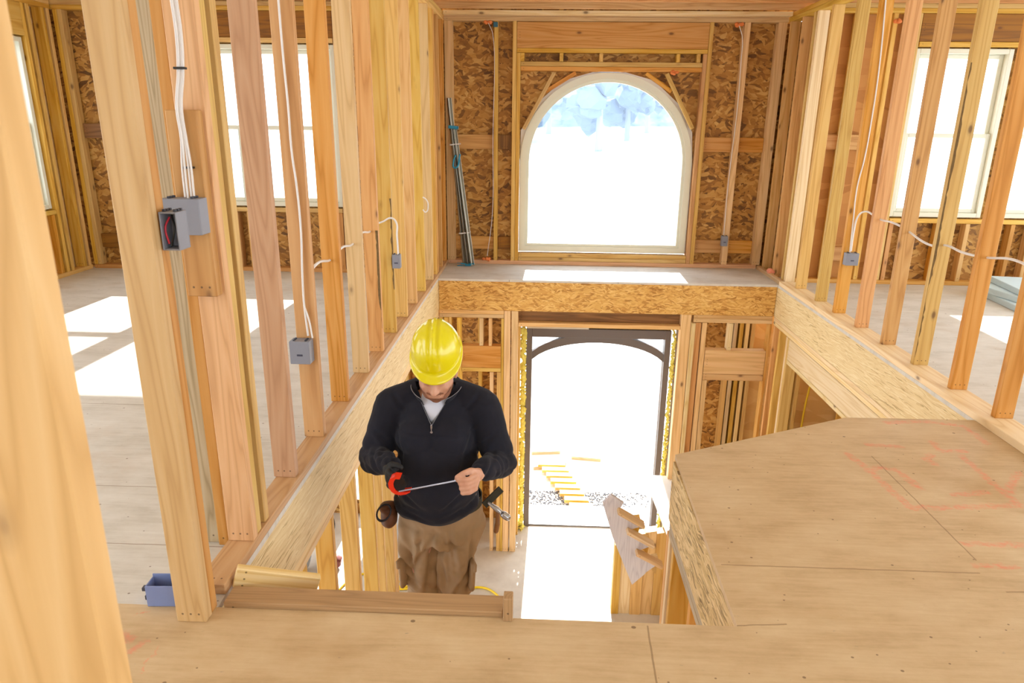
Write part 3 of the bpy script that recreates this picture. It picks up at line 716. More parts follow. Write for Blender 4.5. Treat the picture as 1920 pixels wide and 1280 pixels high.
blob('sealing_foam', 'pink-orange foam dabs on the right corner of the ledge', (2.222, 6.80, .05), .035, flat('salmon_foam', '#F29A7C', .8, noise=.2, nsc=60), seed=5)
blob('sealing_foam', 'orange foam dab high in the right room', (2.95, 6.545, 2.24), .03, FOAM, seed=6)

# ------------------------------------------------------------------ near blurred post and floor-edge lumber
lum('wall_stud', 'large blurred pale stud filling the left foreground', 'stud', -.590, -.456, .60, .638, 0, ZT, PINE)
lum('edge_board', 'flat brown board nailed along the near edge of the stairwell', 'board', -.925, -.085, 1.744, 1.822, -.018, .018, DFIR)
lum('board_stop', 'small upright end block at the right end of the brown edge board', 'wood block', -.083, -.055, 1.725, 1.765, 0, .078, DFIR)
stick('nailer_block', 'pale slanting block behind the left end of the brown edge board', 'wood block', (-.930, 1.846, .038), (-.70, 1.93, -.048), .066, .030, (0, 0, 1), PINEW)

# ------------------------------------------------------------------ stairs under the opening (mostly hidden by the edge)
st = bpy.data.objects.new('rough_stairs', None); C.objects.link(st); st.location = (-.45, 1.79, LZ); props(st, 'rough timber stairs on which the man in the yellow helmet stands', 'stairs')
bpy.context.view_layer.update()
RISE, RUN = .1953, .22
for sx in (-.86, -.19):
    bm = bmesh.new()
    prism(bm, [(sx, 1.80, -.25), (sx, 1.80, -.50), (sx, 1.80+15*RUN*.9, LZ), (sx, 1.80+15*RUN, LZ)], (.038, 0, 0))
    bm_obj('stringer', bm, PINEO, st)
for k in range(1, 15):
    z = -RISE*k; lum('tread', '', '', -.88, -.13, 1.79+RUN*(k-1), 1.79+RUN*k+.01, z-.03, z, PINEO, parent=st)

# ------------------------------------------------------------------ lower storey framing
g = 'studs under the left strand rim'
yy = 2.62; k = 0
for i, y in enumerate([2.473, 2.868, 3.28, 3.665, 3.86, 4.12, 4.165, 4.21]):
    lum('wall_stud', ORD[i]+' lower-storey stud under the left rim, counting from the camera', 'stud', -1.038, -.95, y, y+.038, LZ+.04, -.377, PINEY, g)
for i, y in enumerate([6.05, 6.30]):
    lum('wall_stud', ['nearer', 'farther'][i]+' corner stud at the far end of the left rim downstairs', 'stud', -1.038, -.95, y, y+.038, LZ, -.377, PINEY)
lum('bottom_plate', 'lower-storey bottom plate under the left rim studs', 'bottom plate', -1.038, -.95, 2.2, 4.25, LZ, LZ+.038, PINEY)
# right side
lum('header_beam', 'long pale header under the right strand rim board', 'header', 2.197, 2.286, 3.6, 5.96, -.565, -.378, PINEW)
lum('header_plate', 'thin pale plate along the bottom of the right header', 'plate', 2.197, 2.286, 3.6, 5.96, -.605, -.567, PINEW)
for i, (y, m, z1) in enumerate([(5.965, PINEY, -.378), (6.005, PINEW, -.378), (6.2, PINEY, -.378), (6.36, PINEO, -.378)]):
    lum('wall_stud', ORD[i]+' lower-storey stud at the far end of the right header', 'stud', 2.197, 2.286, y, y+.038, LZ, z1, m, 'studs at the end of the right header')
bm = bmesh.new(); bx(bm, 3.3, 3.32, 2.5, 7.1, LZ, -.3); struct('wall_lower_right', bm, PLYL)
for i, y in enumerate([4.6, 5.0, 5.4, 5.8, 6.2, 6.6, 6.95]):
    lum('wall_stud', ORD[i]+' stud on the lower right plywood wall counting from the camera', 'stud', 3.16, 3.295, y, y+.038, LZ, -.3, PINEY, 'studs on the lower right wall')
curve('yellow_cable', [(2.85, 6.9, -.32), (2.86, 6.95, -.9), (2.83, 7.0, -1.5), (2.84, 7.0, -2.2)], .01, flat('yellow_cable', '#E8C41E', .4), label='yellow cable hanging on the lower right wall', cat='cable')
# exterior wall lower storey
bm = bmesh.new(); y0, y1 = 7.085, 7.10
for a in ((-6, -2.05, LZ, -.3), (-2.05, -1.75, LZ, -2.75), (-2.05, -1.75, -1.4, -.3), (-1.75, -.20, LZ, -.3), (1.46, 2.22, LZ, -.3), (-.20, 1.46, -.52, -.3)): bx(bm, a[0], a[1], y0, y1, a[2], a[3])
struct('wall_lower_front', bm, OSBX)
bm = bmesh.new(); bx(bm, 2.22, 3.3, y0, y1, LZ, -.3); struct('wall_lower_corner', bm, PLYLX)
g = 'studs of the lower front wall'
for i, x in enumerate([-2.6, -2.15, -1.70, -1.4, -1.0, -.93, -.62, -.24]):
    lum('wall_stud', ORD[i]+' stud left of the door in the lower front wall', 'stud', x, x+.038, 6.98, 7.083, LZ, -.3, PINEY, g)
for i, x in enumerate([1.47, 1.51, 1.95, 2.0, 2.06, 2.12, 2.18, 2.6, 2.7]):
    lum('wall_stud', ORD[i]+' stud right of the door in the lower front wall', 'stud', x, x+.038, 6.98, 7.083, LZ, -.3, [PINEY, PINEW][i % 2], g)
# partition left of door
g = 'partition left of the door'
PY0, PY1 = 6.43, 6.518
def pl(name, label, cat, x0, x1, z0, z1, m=PINEY, a=PY0, b=PY1): lum(name, label, cat, x0, x1, a, b, z0, z1, m, g)
for i, (x0, x1) in enumerate([(-.943, -.905), (-.898, -.86), (-.775, -.735)]):
    pl('wall_stud', ORD[i]+' full stud from the stairwell corner in the partition left of the door', 'stud', x0, x1, LZ, -.378)
pl('wall_stud', 'stud at the right of the framed niche left of the door', 'stud', -.35, -.325, LZ, -.378, PINEY)
pl('header_beam', 'board header of the framed niche left of the door', 'header', -.733, -.352, -.878, -.655, PINEO)
pl('header_plate', 'plate under the niche header left of the door', 'plate', -.733, -.352, -.918, -.880, PINEY)
pl('cripple_stud', 'short stud above the niche header left of the door', 'short stud', -.56, -.522, -.653, -.378, PINE)
pl('cripple_stud', 'second short stud above the niche header left of the door', 'short stud', -.47, -.44, -.653, -.378, PINE)
pl('jack_stud', 'inner stud under the niche plate left of the door', 'stud', -.39, -.352, LZ, -.920, PINEY)
pl('jack_stud', 'slim stud in the niche opening left of the door', 'stud', -.46, -.425, LZ, -.920, PINE)
pl('jamb_stud', 'left member of the double jamb post left of the door', 'stud', -.322, -.262, LZ, -.302, PINE)
pl('jamb_stud', 'right member of the double jamb post left of the door', 'stud', -.252, -.190, LZ, -.302, PINE)
lum('jamb_stud', 'deep jamb board left of the door frame behind the foam', 'stud', -.25, -.175, 6.75, 6.97, LZ, -.42, PINEY)
g = 'partition right of the door'
pl('jamb_stud', 'wide jamb post right of the door with small scrawls', 'stud', 1.345, 1.438, LZ, -.302, PINE)
pl('jamb_stud', 'pale sunlit jamb edge right of the door', 'stud', 1.442, 1.478, LZ, -.378, PINEW, 6.40, 6.518)
pl('wall_stud', 'first stud right of the pale jamb edge', 'stud', 1.482, 1.535, LZ, -.378, PINEO)
pl('wall_stud', 'second stud right of the pale jamb edge', 'stud', 1.545, 1.59, LZ, -.378, PINE)
pl('header_beam', 'board header of the framed niche right of the door', 'header', 1.595, 2.165, -.883, -.645, PINE)
pl('header_plate', 'plate under the niche header right of the door', 'plate', 1.595, 2.165, -.948, -.885, PINE)
pl('cripple_stud', 'short stud above the niche header right of the door', 'short stud', 1.795, 1.835, -.643, -.378, PINEW)
pl('jack_stud', 'left jack stud under the niche plate right of the door', 'stud', 1.595, 1.64, LZ, -.950, PINE)
pl('wall_stud', 'stud at the right of the niche right of the door', 'stud', 2.168, 2.193, LZ, -.378, PINEO)
lum('door_header', 'dark board header above the entrance door', 'header', -.187, 1.343, 6.50, 6.54, -.412, -.302, PINED)
lum('door_header_plate', 'pale plate under the dark header above the door', 'plate', -.187, 1.343, 6.43, 6.52, -.452, -.414, PINE)

lum('door_header_plate', 'upper board closing the gap over the dark door frame', 'plate', -.20, 1.46, 6.93, 7.08, -.545, -.505, PINE)
lum('door_header_plate', 'lower board closing the gap over the dark door frame', 'plate', -.20, 1.46, 6.94, 7.08, -.603, -.547, PINEY)
# entrance door (frame with arched top)
FR = flat('grey_brown_frame', '#6E6766', .5)
d = bpy.data.objects.new('door_1', None); C.objects.link(d); d.location = (.62, 6.97, LZ); d['kind'] = 'structure'
bpy.context.view_layer.update()
DX0, DX1, DT = -.115, 1.365, -.61
bm = bmesh.new()
bx(bm, DX0, DX0+.06, 6.93, 7.05, LZ, DT, .003); bx(bm, DX1-.06, DX1, 6.93, 7.05, LZ, DT, .003); bx(bm, DX0+.06, DX1-.06, 6.93, 7.05, DT-.095, DT, .003)
bm_obj('door_frame', bm, FR, d)
bm = bmesh.new(); cx = (DX0+DX1)/2; n = 20; hw = (DX1-DX0)/2-.06; zt, rise = DT-.065, .25
o_ = []; i_ = []
for k in range(n+1):
    u = -1+2*k/n; o_.append((cx+hw*u, zt-rise*(1-math.sqrt(1-(.92*u)**2))/(1-math.sqrt(1-.92**2))*.78+.0)); i_.append((cx+hw*u, o_[-1][1]-.085))
for k in range(n): prism(bm, [(o_[k][0], 6.95, o_[k][1]), (o_[k+1][0], 6.95, o_[k+1][1]), (i_[k+1][0], 6.95, i_[k+1][1]), (i_[k][0], 6.95, i_[k][1])], (0, .07, 0))
bmesh.ops.remove_doubles(bm, verts=bm.verts, dist=1e-5)
bm_obj('arched_rail', bm, FR, d)
for sx, xx in ((-1, DX0+.06), (1, DX1-.06)):
    bm = bmesh.new(); prism(bm, [(xx, 6.985, zt-.005), (xx-sx*.33, 6.985, zt-.005), (xx, 6.985, zt-.19)], (0, .004, 0)); bm_obj('corner_pane', bm, GLASS, d)
bm = bmesh.new(); bx(bm, DX1-.068, DX1-.062, 6.99, 7.02, LZ, DT-.35); bm_obj('weather_strip', bm, flat('strip_white', '#E8E8EA', .4), d)
bm = bmesh.new(); bx(bm, DX0+.06, DX1-.06, 6.95, 7.09, LZ+.001, LZ+.02, .003); bm_obj('threshold', bm, flat('threshold_metal', '#8A8A8E', .4, .5), d)
for k, zz in enumerate((-1.05, -1.55, -2.35, -2.75)):
    for sx, xx in ((-1, DX0-.045), (1, DX1+.018)):
        bm = bmesh.new(); bx(bm, xx, xx+.035, 6.93, 6.95, zz, zz+.03, .002); bm_obj('mounting_clip', bm, flat('strip_white', '#E8E8EA', .4), d)
# yellow insulation foam at both jambs
YF = flat('yellow_insulation', '#F8F080', .9, noise=.2, nsc=40, bump=.6)
def foam_strip(label, x, seed, wd):
    rnd = random.Random(seed); bm = bmesh.new()
    z = LZ+.02
    while z < DT-.03:
        for q_ in range(3):
            r = wd*rnd.uniform(.35, .8)
            bmesh.ops.create_icosphere(bm, subdivisions=2, radius=1, matrix=Matrix.Translation((x+rnd.uniform(-.45, .45)*wd, 6.945+rnd.uniform(-.015, .012), z+rnd.uniform(-.02, .02))) @ Matrix.Rotation(rnd.uniform(-.6, .6), 4, 'Y') @ Matrix.Diagonal((r, .02, rnd.uniform(.012, .05), 1)))
        z += .028
    for v in bm.verts: v.co += V((sin(v.co.z*170), 0, sin(v.co.x*190+v.co.z*60)))*.004
    props(bm_obj('insulation_strip', bm, YF, smooth=True), label, 'insulation')
foam_strip('yellow fluffy insulation stuffed along the left door jamb', -.145, 1, .036)
foam_strip('yellow fluffy insulation stuffed along the right door jamb', 1.395, 2, .02)
bm = bmesh.new(); rnd = random.Random(9)
for k in range(60):
    c = (-.17+rnd.uniform(-.07, .06), 6.88+rnd.uniform(-.06, .05), LZ+.01+abs(rnd.gauss(0, .05)))
    bmesh.ops.create_icosphere(bm, subdivisions=1, radius=1, matrix=Matrix.Translation(c) @ Matrix.Rotation(rnd.uniform(0, 3), 4, 'Y') @ Matrix.Diagonal((rnd.uniform(.008, .03), .01, rnd.uniform(.004, .012), 1)))
props(bm_obj('insulation_scraps', bm, YF), 'pile of yellow insulation scraps at the foot of the left jamb', 'insulation', kind='stuff')
bm = bmesh.new(); bx(bm, 1.415, 1.465, 6.94, 6.97, LZ, -.6); props(bm_obj('shim_board', bm, flat('grey_board', '#A39C98', .7, noise=.2)), 'grey shim board right of the yellow insulation', 'board')
bm = bmesh.new(); bx(bm, -.11, .30, 6.91, 6.94, DT+.002, DT+.06, .002); bx(bm, .30, .52, 6.915, 6.94, DT+.002, DT+.03, .002)
props(bm_obj('paper_flap', bm, flat('kraft_paper', '#E4DCCC', .8, noise=.2)), 'torn pale paper flap on top of the dark door frame', 'paper')

# ------------------------------------------------------------------ right: curved stair stringer, plank wall, panel
OAKW = wood('stringer_ply', '#D9D6DC', '#CFCBD3', '#B5B0BA', rings=16, knots=.99, bl=.4)
OAK = wood('oak_cap', '#F0D4B0', '#E4C096', '#C69E70', rings=14, knots=.99)
s_ = bpy.data.objects.new('stair_stringer', None); C.objects.link(s_); s_.location = (.8, 4.9, -1.8); props(s_, 'sawtooth stair stringer board leaning above the planks right of the door', 'stringer')
bpy.context.view_layer.update()
pts = [(.537, -1.434), (.627, -1.727), (.81, -2.172), (.905, -2.068), (.915, -2.05), (1.00, -1.975), (.82, -1.862), (.93, -1.81), (.736, -1.675), (.85, -1.63), (.656, -1.51), (.70, -1.43), (.60, -1.36)]
bm = bmesh.new(); prism(bm, [(x, 4.9, z) for x, z in pts], (0, .03, 0)); o = bm_obj('board', bm, OAKW, s_)
for a, b in (((.82, -1.842), (1.031, -1.957)), ((.736, -1.651), (.95, -1.774)), ((.656, -1.477), (.864, -1.600))):
    stick('tread_cap', '', '', (a[0], 4.87, a[1]), (b[0], 4.87, b[1]), .028, .09, (0, 0, 1), OAK, parent=s_)
    rx = b[0]-.03; bm = bmesh.new(); prism(bm, [(rx-.10, 4.932, b[1]-.02), (rx+.015, 4.932, b[1]), (rx, 4.932, b[1]-.13)], (0, .10, 0)); bm_obj('riser_block', bm, PINEY, s_)
for i, (x0, x1, z1, y, m) in enumerate([(.735, .80, -2.20, 5.50, PINEY), (.80, .90, -2.15, 5.51, PINEW), (.90, 1.0, -2.1, 5.50, PINEY), (1.0, 1.10, -2.07, 5.51, PINE), (1.10, 1.2, -2.07, 5.50, PINEY), (1.20, 1.25, -2.07, 5.46, PINEO)]):
    bm = bmesh.new(); prism(bm, [(x0, y, LZ), (x1-.002, y, LZ), (x1-.002, y, z1+.2*(x1-x0)), (x0, y, z1)], (0, .09, 0))
    props(bm_obj('wall_plank', bm, m, None), ORD[i]+' upright plank from the left in the low wall under the stringer', 'plank', 'planks under the stair stringer')
bm = bmesh.new(); prism(bm, [(1.135, 6.12, -2.04), (1.165, 6.5, -2.04), (1.45, 6.5, -2.04), (1.45, 5.42, -2.04), (1.17, 5.42, -2.04)], (0, 0, .018))
props(bm_obj('sunlit_board', bm, flat('white_board', '#F4F2EE', .6)), 'sunlit white cap board between the stringer and the landing', 'panel')
# framing below the landing edge
g = 'studs under the coarse landing rim'
for i, (y, m) in enumerate([(1.95, PINEO), (2.33, PINEO), (2.70, PINEY), (2.785, PINEW), (2.83, PINEO)]):
    lum('wall_stud', ORD[i]+' lower stud under the landing rim counting from the camera', 'stud', .617, .72, y, y+.038, LZ, -.388, m, g)
box_obj('plywood_backing', PLYL, .93, .94, 1.9, 3.2, LZ, -.4, 'plywood sheet behind the studs under the landing', 'plywood')

# ------------------------------------------------------------------ clutter in the lower left room
YC = flat('yellow_cord', '#F0CC1C', .4)
def spag(n, c, rx, ry, seed, z):
    rnd = random.Random(seed)
    return [(c[0]+rx*cos(k*1.9+rnd.uniform(-.4, .4)), c[1]+ry*sin(k*1.9+rnd.uniform(-.4, .4)), z+.006*(k % 3)) for k in range(n)]
curve('extension_cord', spag(14, (-1.30, 5.95), .28, .2, 4, LZ+.012)+[(-1.0, 5.72, LZ+.012), (-.7, 5.73, LZ+.012), (-.5, 5.80, LZ+.012), (-.34, 5.70, LZ+.012), (-.25, 5.5, LZ+.012)], .011, YC, label='tangled yellow extension cord on the lower floor behind the man', cat='extension cord')
curve('extension_cord', [(-1.9, 5.6, LZ+.012), (-1.75, 5.9, LZ+.012), (-1.62, 5.95, LZ+.012), (-1.6, 5.6, LZ+.012), (-1.72, 5.5, LZ+.012)], .011, YC, label='yellow cord loop seen between the lower left studs', cat='extension cord')
curve('black_cable', [(-2.2, 6.5, -2.1), (-2.12, 6.45, -2.3), (-2.2, 6.45, -2.5), (-2.1, 6.4, -2.6), (-2.18, 6.4, -2.9)], .013, BLACK, label='black cable dangling between the lower left studs', cat='cable')
def bag(name, label, c, r, mat, seed, cat):
    rnd = random.Random(seed); bm = bmesh.new()
    bmesh.ops.create_icosphere(bm, subdivisions=3, radius=1)
    for v in bm.verts:
        k = 1+.18*sin(5*v.co.x+seed)*cos(4*v.co.y)+.1*sin(9*v.co.z+v.co.x*6); v.co = V((v.co.x*r[0]*k, v.co.y*r[1]*k, max(v.co.z*k, -.93)*r[2]+r[2]*.94))
    props(bm_obj(name, bm, mat, None, Matrix.Translation(c), True), label, cat)
bag('plastic_bag', 'crumpled grey-blue plastic bag on the lower floor by the rim', (-2.32, 5.95, LZ), (.1, .12, .2), flat('bag_grey', '#AEB7C6', .4, noise=.5, nsc=14), 2, 'bag')
bag('tool_bag', 'small dark red tool bag on the lower floor between studs', (-2.05, 6.05, LZ), (.12, .1, .08), flat('bag_red', '#8A4440', .6, noise=.6, nsc=16), 5, 'bag')
bag('white_sack', 'pale sack standing against the lower front wall', (-2.42, 6.6, LZ), (.16, .14, .45), flat('sack_white', '#D9D3C6', .7, noise=.15), 7, 'sack')
bag('grey_tarp', 'folded grey tarp on the lower floor left of the man', (-1.40, 6.55, LZ), (.15, .14, .32), flat('tarp_grey', '#B9B9BC', .6, noise=.3, nsc=8), 9, 'tarp')
bag('black_bucket_bag', 'small black bag behind the man to his right', (-1.10, 6.72, LZ), (.10, .1, .3), BLACK, 11, 'bag')

# polystyrene boards in the right room
STY = flat('pale_blue_foam_board', '#CBE0EA', .6, noise=.08)
for i, (c, a, z, L, W) in enumerate([((4.33, 5.82), .1, .0, 1.0, .62), ((4.33, 6.0), -.12, .052, 1.0, .55), ((4.42, 5.88), .16, .104, 1.0, .62)]):
    bm = bmesh.new(); bx(bm, -L/2, L/2, -W/2, W/2, 0, .05, .003)
    props(bm_obj('foam_board', bm, STY, None, Matrix.Translation((c[0]+.0, c[1], z+.001)) @ Matrix.Rotation(-a, 4, 'Z')), ['bottom', 'middle', 'top'][i]+' pale blue foam board of the stack on the right room floor', 'foam board', 'foam boards in the right room')

# ------------------------------------------------------------------ outdoors
tg = NT('bright_ground', .9)
v = tg.n('ShaderNodeTexCoord').outputs['Object']
n1 = tg.noise(v, .9, 6, .65); n2 = tg.noise(v, .06, 3)
tg.l(tg.mix(tg.ramp(n2.outputs[0], [(.45, (0, 0, 0)), (.6, (1, 1, 1))]), lin('#D8D6D2'), tg.ramp(n1.outputs[0], [(.4, lin('#AEB4BE')), (.62, lin('#E8E8EA'))])), tg.b.inputs['Base Color'])
bm = bmesh.new()
NX = 60
def gz(x, y):
    if y < 30: return -3.02 + max(0, y-9)*.012
    return -3.02+.25+(y-30)*.055 + (1.6*sin(x*.05+1)) * min(1, (y-30)/30)
grid = [[bm.verts.new((-120+240*i/NX, 7.12+ (j/40)**2*170, gz(-120+240*i/NX, 7.12+(j/40)**2*170))) for i in range(NX+1)] for j in range(41)]
for j in range(40):
    for i in range(NX): bm.faces.new((grid[j][i], grid[j][i+1], grid[j+1][i+1], grid[j+1][i]))
o = bm_obj('ground', bm, tg.m, smooth=True); o['kind'] = 'structure'
bm = bmesh.new(); bx(bm, -.5, 2.2, 7.1, 7.42, -3.02, LZ-.005, .004); o = bm_obj('trim_1', bm, flat('porch_concrete', '#D8D8DA', .8, noise=.1)); o['kind'] = 'structure'
# gravel
bm = bmesh.new(); rnd = random.Random(5)
for k in range(1500):
    x = rnd.gauss(.35, .6); y = rnd.uniform(7.46, 7.9)
    r = rnd.uniform(.005, .012)
    bmesh.ops.create_icosphere(bm, subdivisions=1, radius=r, matrix=Matrix.Translation((x, y, -3.015)) @ Matrix.Diagonal((1, 1, .6, 1)))
props(bm_obj('gravel', bm, flat('dark_gravel', '#50545E', .8, noise=.5, nsc=8)), 'strip of dark loose gravel beyond the porch slab', 'gravel', kind='stuff')
# timber ramp of boards
for i in range(8):
    y = 7.40+.15*i; x = .57-.035*i*1.2
    lum('ramp_board', ORD[i]+' board of the pale timber walkway outside, counting from the door', 'board', x-.15-.012*i, x+.13, y, y+.10, -2.98+.0*i, -2.94, PINEY, 'boards of the walkway outside')
lum('walkway_runner', 'runner board under the pale timber walkway outside', 'board', .42, .46, 7.45, 8.5, -3.015, -2.985, PINEG)
for i, (a, b) in enumerate([((-.02, 8.45), (.42, 8.6)), ((.5, 8.8), (.9, 8.75)), ((-.05, 8.9), (.35, 8.95))]):
    stick('scrap_lath', ['nearest', 'middle', 'farthest'][i]+' scrap lath lying on the bright ground outside', 'scrap wood', (a[0], a[1], -3.0), (b[0], b[1], -3.0), .05, .02, (0, 0, 1), PINEG, 'scrap laths outside')
# wooded hillside, distance haze put into its bluish colour
bm = bmesh.new(); HX = 48
gr = [[None]*(HX+1) for _ in range(17)]
for j_ in range(17):
    for i_ in range(HX+1):
        x_ = -26+70*i_/HX; y_ = 72+j_*3.0
        h_ = 12.5*math.exp(-((x_-9)/17)**2)*sin(min(1, j_/9)*pi/2)
        gr[j_][i_] = bm.verts.new((x_, y_, gz(x_, y_)-.6+h_+(.7*sin(x_*1.7+j_)+.5*sin(x_*3.1-j_*2))*min(1, h_/4)))
for j_ in range(16):
    for i_ in range(HX): bm.faces.new((gr[j_][i_], gr[j_][i_+1], gr[j_+1][i_+1], gr[j_+1][i_]))
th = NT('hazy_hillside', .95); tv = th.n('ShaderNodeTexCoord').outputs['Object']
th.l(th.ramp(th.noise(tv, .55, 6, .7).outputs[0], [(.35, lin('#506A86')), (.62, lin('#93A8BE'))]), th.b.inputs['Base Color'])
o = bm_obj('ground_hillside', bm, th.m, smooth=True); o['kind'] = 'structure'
# trees far off, haze painted into their pale blue colours
TREE = flat('hazy_foliage', '#7C93AC', .9, noise=.25, nsc=1.2)
TRUNK = flat('hazy_trunk', '#9AA9BA', .9)
rnd = random.Random(21)
tp = [(x*2.9-5+rnd.uniform(-.5, .5), 52+(x % 3)*6+rnd.uniform(-1, 1)) for x in range(8)]
proto = []
for s in range(3):
    bm = bmesh.new()
    for k in range(26):
        h = rnd.uniform(2, 9); rr = (1-(h-2)/9)*2.4+.5; a = rnd.uniform(0, 6.3)
        bmesh.ops.create_icosphere(bm, subdivisions=2, radius=1, matrix=Matrix.Translation((rr*.6*cos(a), rr*.6*sin(a), h)) @ Matrix.Rotation(a, 4, 'Z') @ Matrix.Diagonal((rnd.uniform(.6, 1.2), rnd.uniform(.6, 1.2), rnd.uniform(.5, 1.0), 1)))
    for v_ in bm.verts: v_.co += V((sin(v_.co.z*7+v_.co.x*5), cos(v_.co.x*8+v_.co.y*3), sin(v_.co.y*9)))*.16
    mc = bpy.data.meshes.new('crown'); bm.to_mesh(mc); bm.free(); mc.materials.append(TREE)
    bm = bmesh.new(); bmesh.ops.create_cone(bm, segments=8, radius1=.28, radius2=.12, depth=6, matrix=Matrix.Translation((0, 0, 3)), cap_ends=True)
    mt = bpy.data.meshes.new('trunk'); bm.to_mesh(mt); bm.free(); mt.materials.append(TRUNK)
    proto.append((mc, mt))
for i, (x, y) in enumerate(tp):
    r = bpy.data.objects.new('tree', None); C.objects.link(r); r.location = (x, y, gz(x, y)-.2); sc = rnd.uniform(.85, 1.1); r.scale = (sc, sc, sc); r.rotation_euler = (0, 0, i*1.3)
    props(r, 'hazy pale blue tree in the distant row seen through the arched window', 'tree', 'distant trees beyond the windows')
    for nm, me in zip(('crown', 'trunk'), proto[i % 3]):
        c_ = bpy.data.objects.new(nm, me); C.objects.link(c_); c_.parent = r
# ------------------------------------------------------------------ the man
class Sculpt:
    def __init__(s): s.bm = bmesh.new()
    def ell(s, c, r, rot=None, sub=3):
        M = Matrix.Translation(V(c)) @ (rot.to_4x4() if rot is not None else Matrix.Identity(4)) @ Matrix.Diagonal((r[0], r[1], r[2], 1))
        bmesh.ops.create_icosphere(s.bm, subdivisions=sub, radius=1, matrix=M)
    def cap(s, a, b, ra, rb, seg=16):
        a = V(a); b = V(b); d = b-a; L = d.length
        q = V((0, 0, 1)).rotation_difference(d.normalized()).to_matrix().to_4x4()
        bmesh.ops.create_cone(s.bm, segments=seg, radius1=ra, radius2=rb, depth=L, cap_ends=True, matrix=Matrix.Translation((a+b)/2) @ q)
        s.ell(a, (ra,)*3, sub=2); s.ell(b, (rb,)*3, sub=2)
    def chain(s, pts, rs):
        for i in range(len(pts)-1): s.cap(pts[i], pts[i+1], rs[i], rs[i+1], 12)
    def bake(s, voxel, smooth=6, fac=.5):
        me = bpy.data.meshes.new('tmp'); s.bm.to_mesh(me); s.bm.free()
        o = bpy.data.objects.new('tmp', me); C.objects.link(o)
        m = o.modifiers.new('r', 'REMESH'); m.mode = 'VOXEL'; m.voxel_size = voxel; m.use_smooth_shade = True
        if smooth:
            m = o.modifiers.new('s', 'SMOOTH'); m.iterations = smooth; m.factor = fac
        dg = bpy.context.evaluated_depsgraph_get(); dg.update()
        res = bpy.data.meshes.new_from_object(o.evaluated_get(dg))
        bpy.data.objects.remove(o); bpy.data.meshes.remove(me)
        return res
def vnoise(p, s, seed=0):
    from mathutils import noise as N
    return N.noise(V((p[0]*s+seed*3.1, p[1]*s-seed*1.7, p[2]*s+seed*.9)))
def displace(me, fn):
    ns = [v.normal.copy() for v in me.vertices]
    for v, n_ in zip(me.vertices, ns):
        v.co = v.co + n_*fn(v.co)
    me.update()
def msh(name, me, mat, parent=None):
    me.materials.clear(); me.materials.append(mat)
    for p in me.polygons: p.use_smooth = True
    o = bpy.data.objects.new(name, me); C.objects.link(o)
    if parent: o.parent = parent; o.matrix_parent_inverse = parent.matrix_world.inverted()
    return o

# head frame
HC = V((-.42, 2.745, .412)); TH = radians(20)
HF = V((.03, -cos(TH), -sin(TH))).normalized(); HU = V((0, -sin(TH), cos(TH))); HR = HF.cross(HU).normalized(); HU = HR.cross(HF).normalized()
HM = Matrix((HR, HF, HU)).transposed()          # local: x = his left.., y = face forward, z = up
def hp(x, y, z): return HC + HM @ V((x, y, z))
hips = {-1: V((-.530, 2.85, -.34)), 1: V((-.335, 2.85, -.34))}
knees = {-1: V((-.506, 2.80, -.75)), 1: V((-.376, 2.79, -.75))}
ankles = {-1: V((-.525, 3.05, -1.09)), 1: V((-.335, 3.05, -1.09))}
shl = {-1: V((-.640, 2.87, .185)), 1: V((-.235, 2.87, .190))}
elb = {-1: V((-.715, 2.80, -.03)), 1: V((-.150, 2.80, -.03))}
wri = {-1: V((-.600, 2.60, .045)), 1: V((-.222, 2.60, .032))}
b = Sculpt()
# skull, face
b.ell(hp(0, -.015, .022), (.076, .096, .098), HM); b.ell(hp(0, .025, -.035), (.072, .070, .070), HM); b.ell(hp(0, .040, -.078), (.059, .048, .038), HM)
b.ell(hp(0, .060, -.098), (.024, .026, .018), HM, 2)
b.cap(hp(0, .088, .004), hp(0, .112, -.034), .0085, .0125); b.ell(hp(-.011, .100, -.038), (.009, .010, .008), HM, 2); b.ell(hp(.011, .100, -.038), (.009, .010, .008), HM, 2)
b.cap(hp(-.036, .078, .018), hp(.036, .078, .018), .010, .010)
for sx in (-1, 1):
    b.ell(hp(sx*.031, .080, -.001), (.015, .012, .011), HM, 2); b.ell(hp(sx*.040, .066, -.032), (.020, .018, .018), HM, 2)
    b.ell(hp(sx*.080, -.008, -.018), (.009, .020, .031), HM, 2)
b.cap(hp(-.019, .086, -.062), hp(.019, .086, -.062), .0065, .0065); b.cap(hp(-.015, .084, -.073), hp(.015, .084, -.073), .0075, .0075)
b.cap(hp(0, -.03, -.05), (-.435, 2.895, .25), .060, .068)
# trunk, limbs
b.ell((-.437, 2.86, .06), (.19, .115, .24)); b.ell((-.435, 2.80, -.12), (.19, .16, .20)); b.ell((-.433, 2.85, -.32), (.165, .12, .12))
b.cap(shl[-1], shl[1], .06, .06)
for s in (-1, 1):
    b.cap(shl[s], elb[s], .055, .044); b.cap(elb[s], wri[s], .043, .028)
    b.cap(hips[s], knees[s], .080, .054); b.cap(knees[s], ankles[s], .052, .042); b.cap(ankles[s], ankles[s]+V((0, -.10, -.035)), .040, .035)
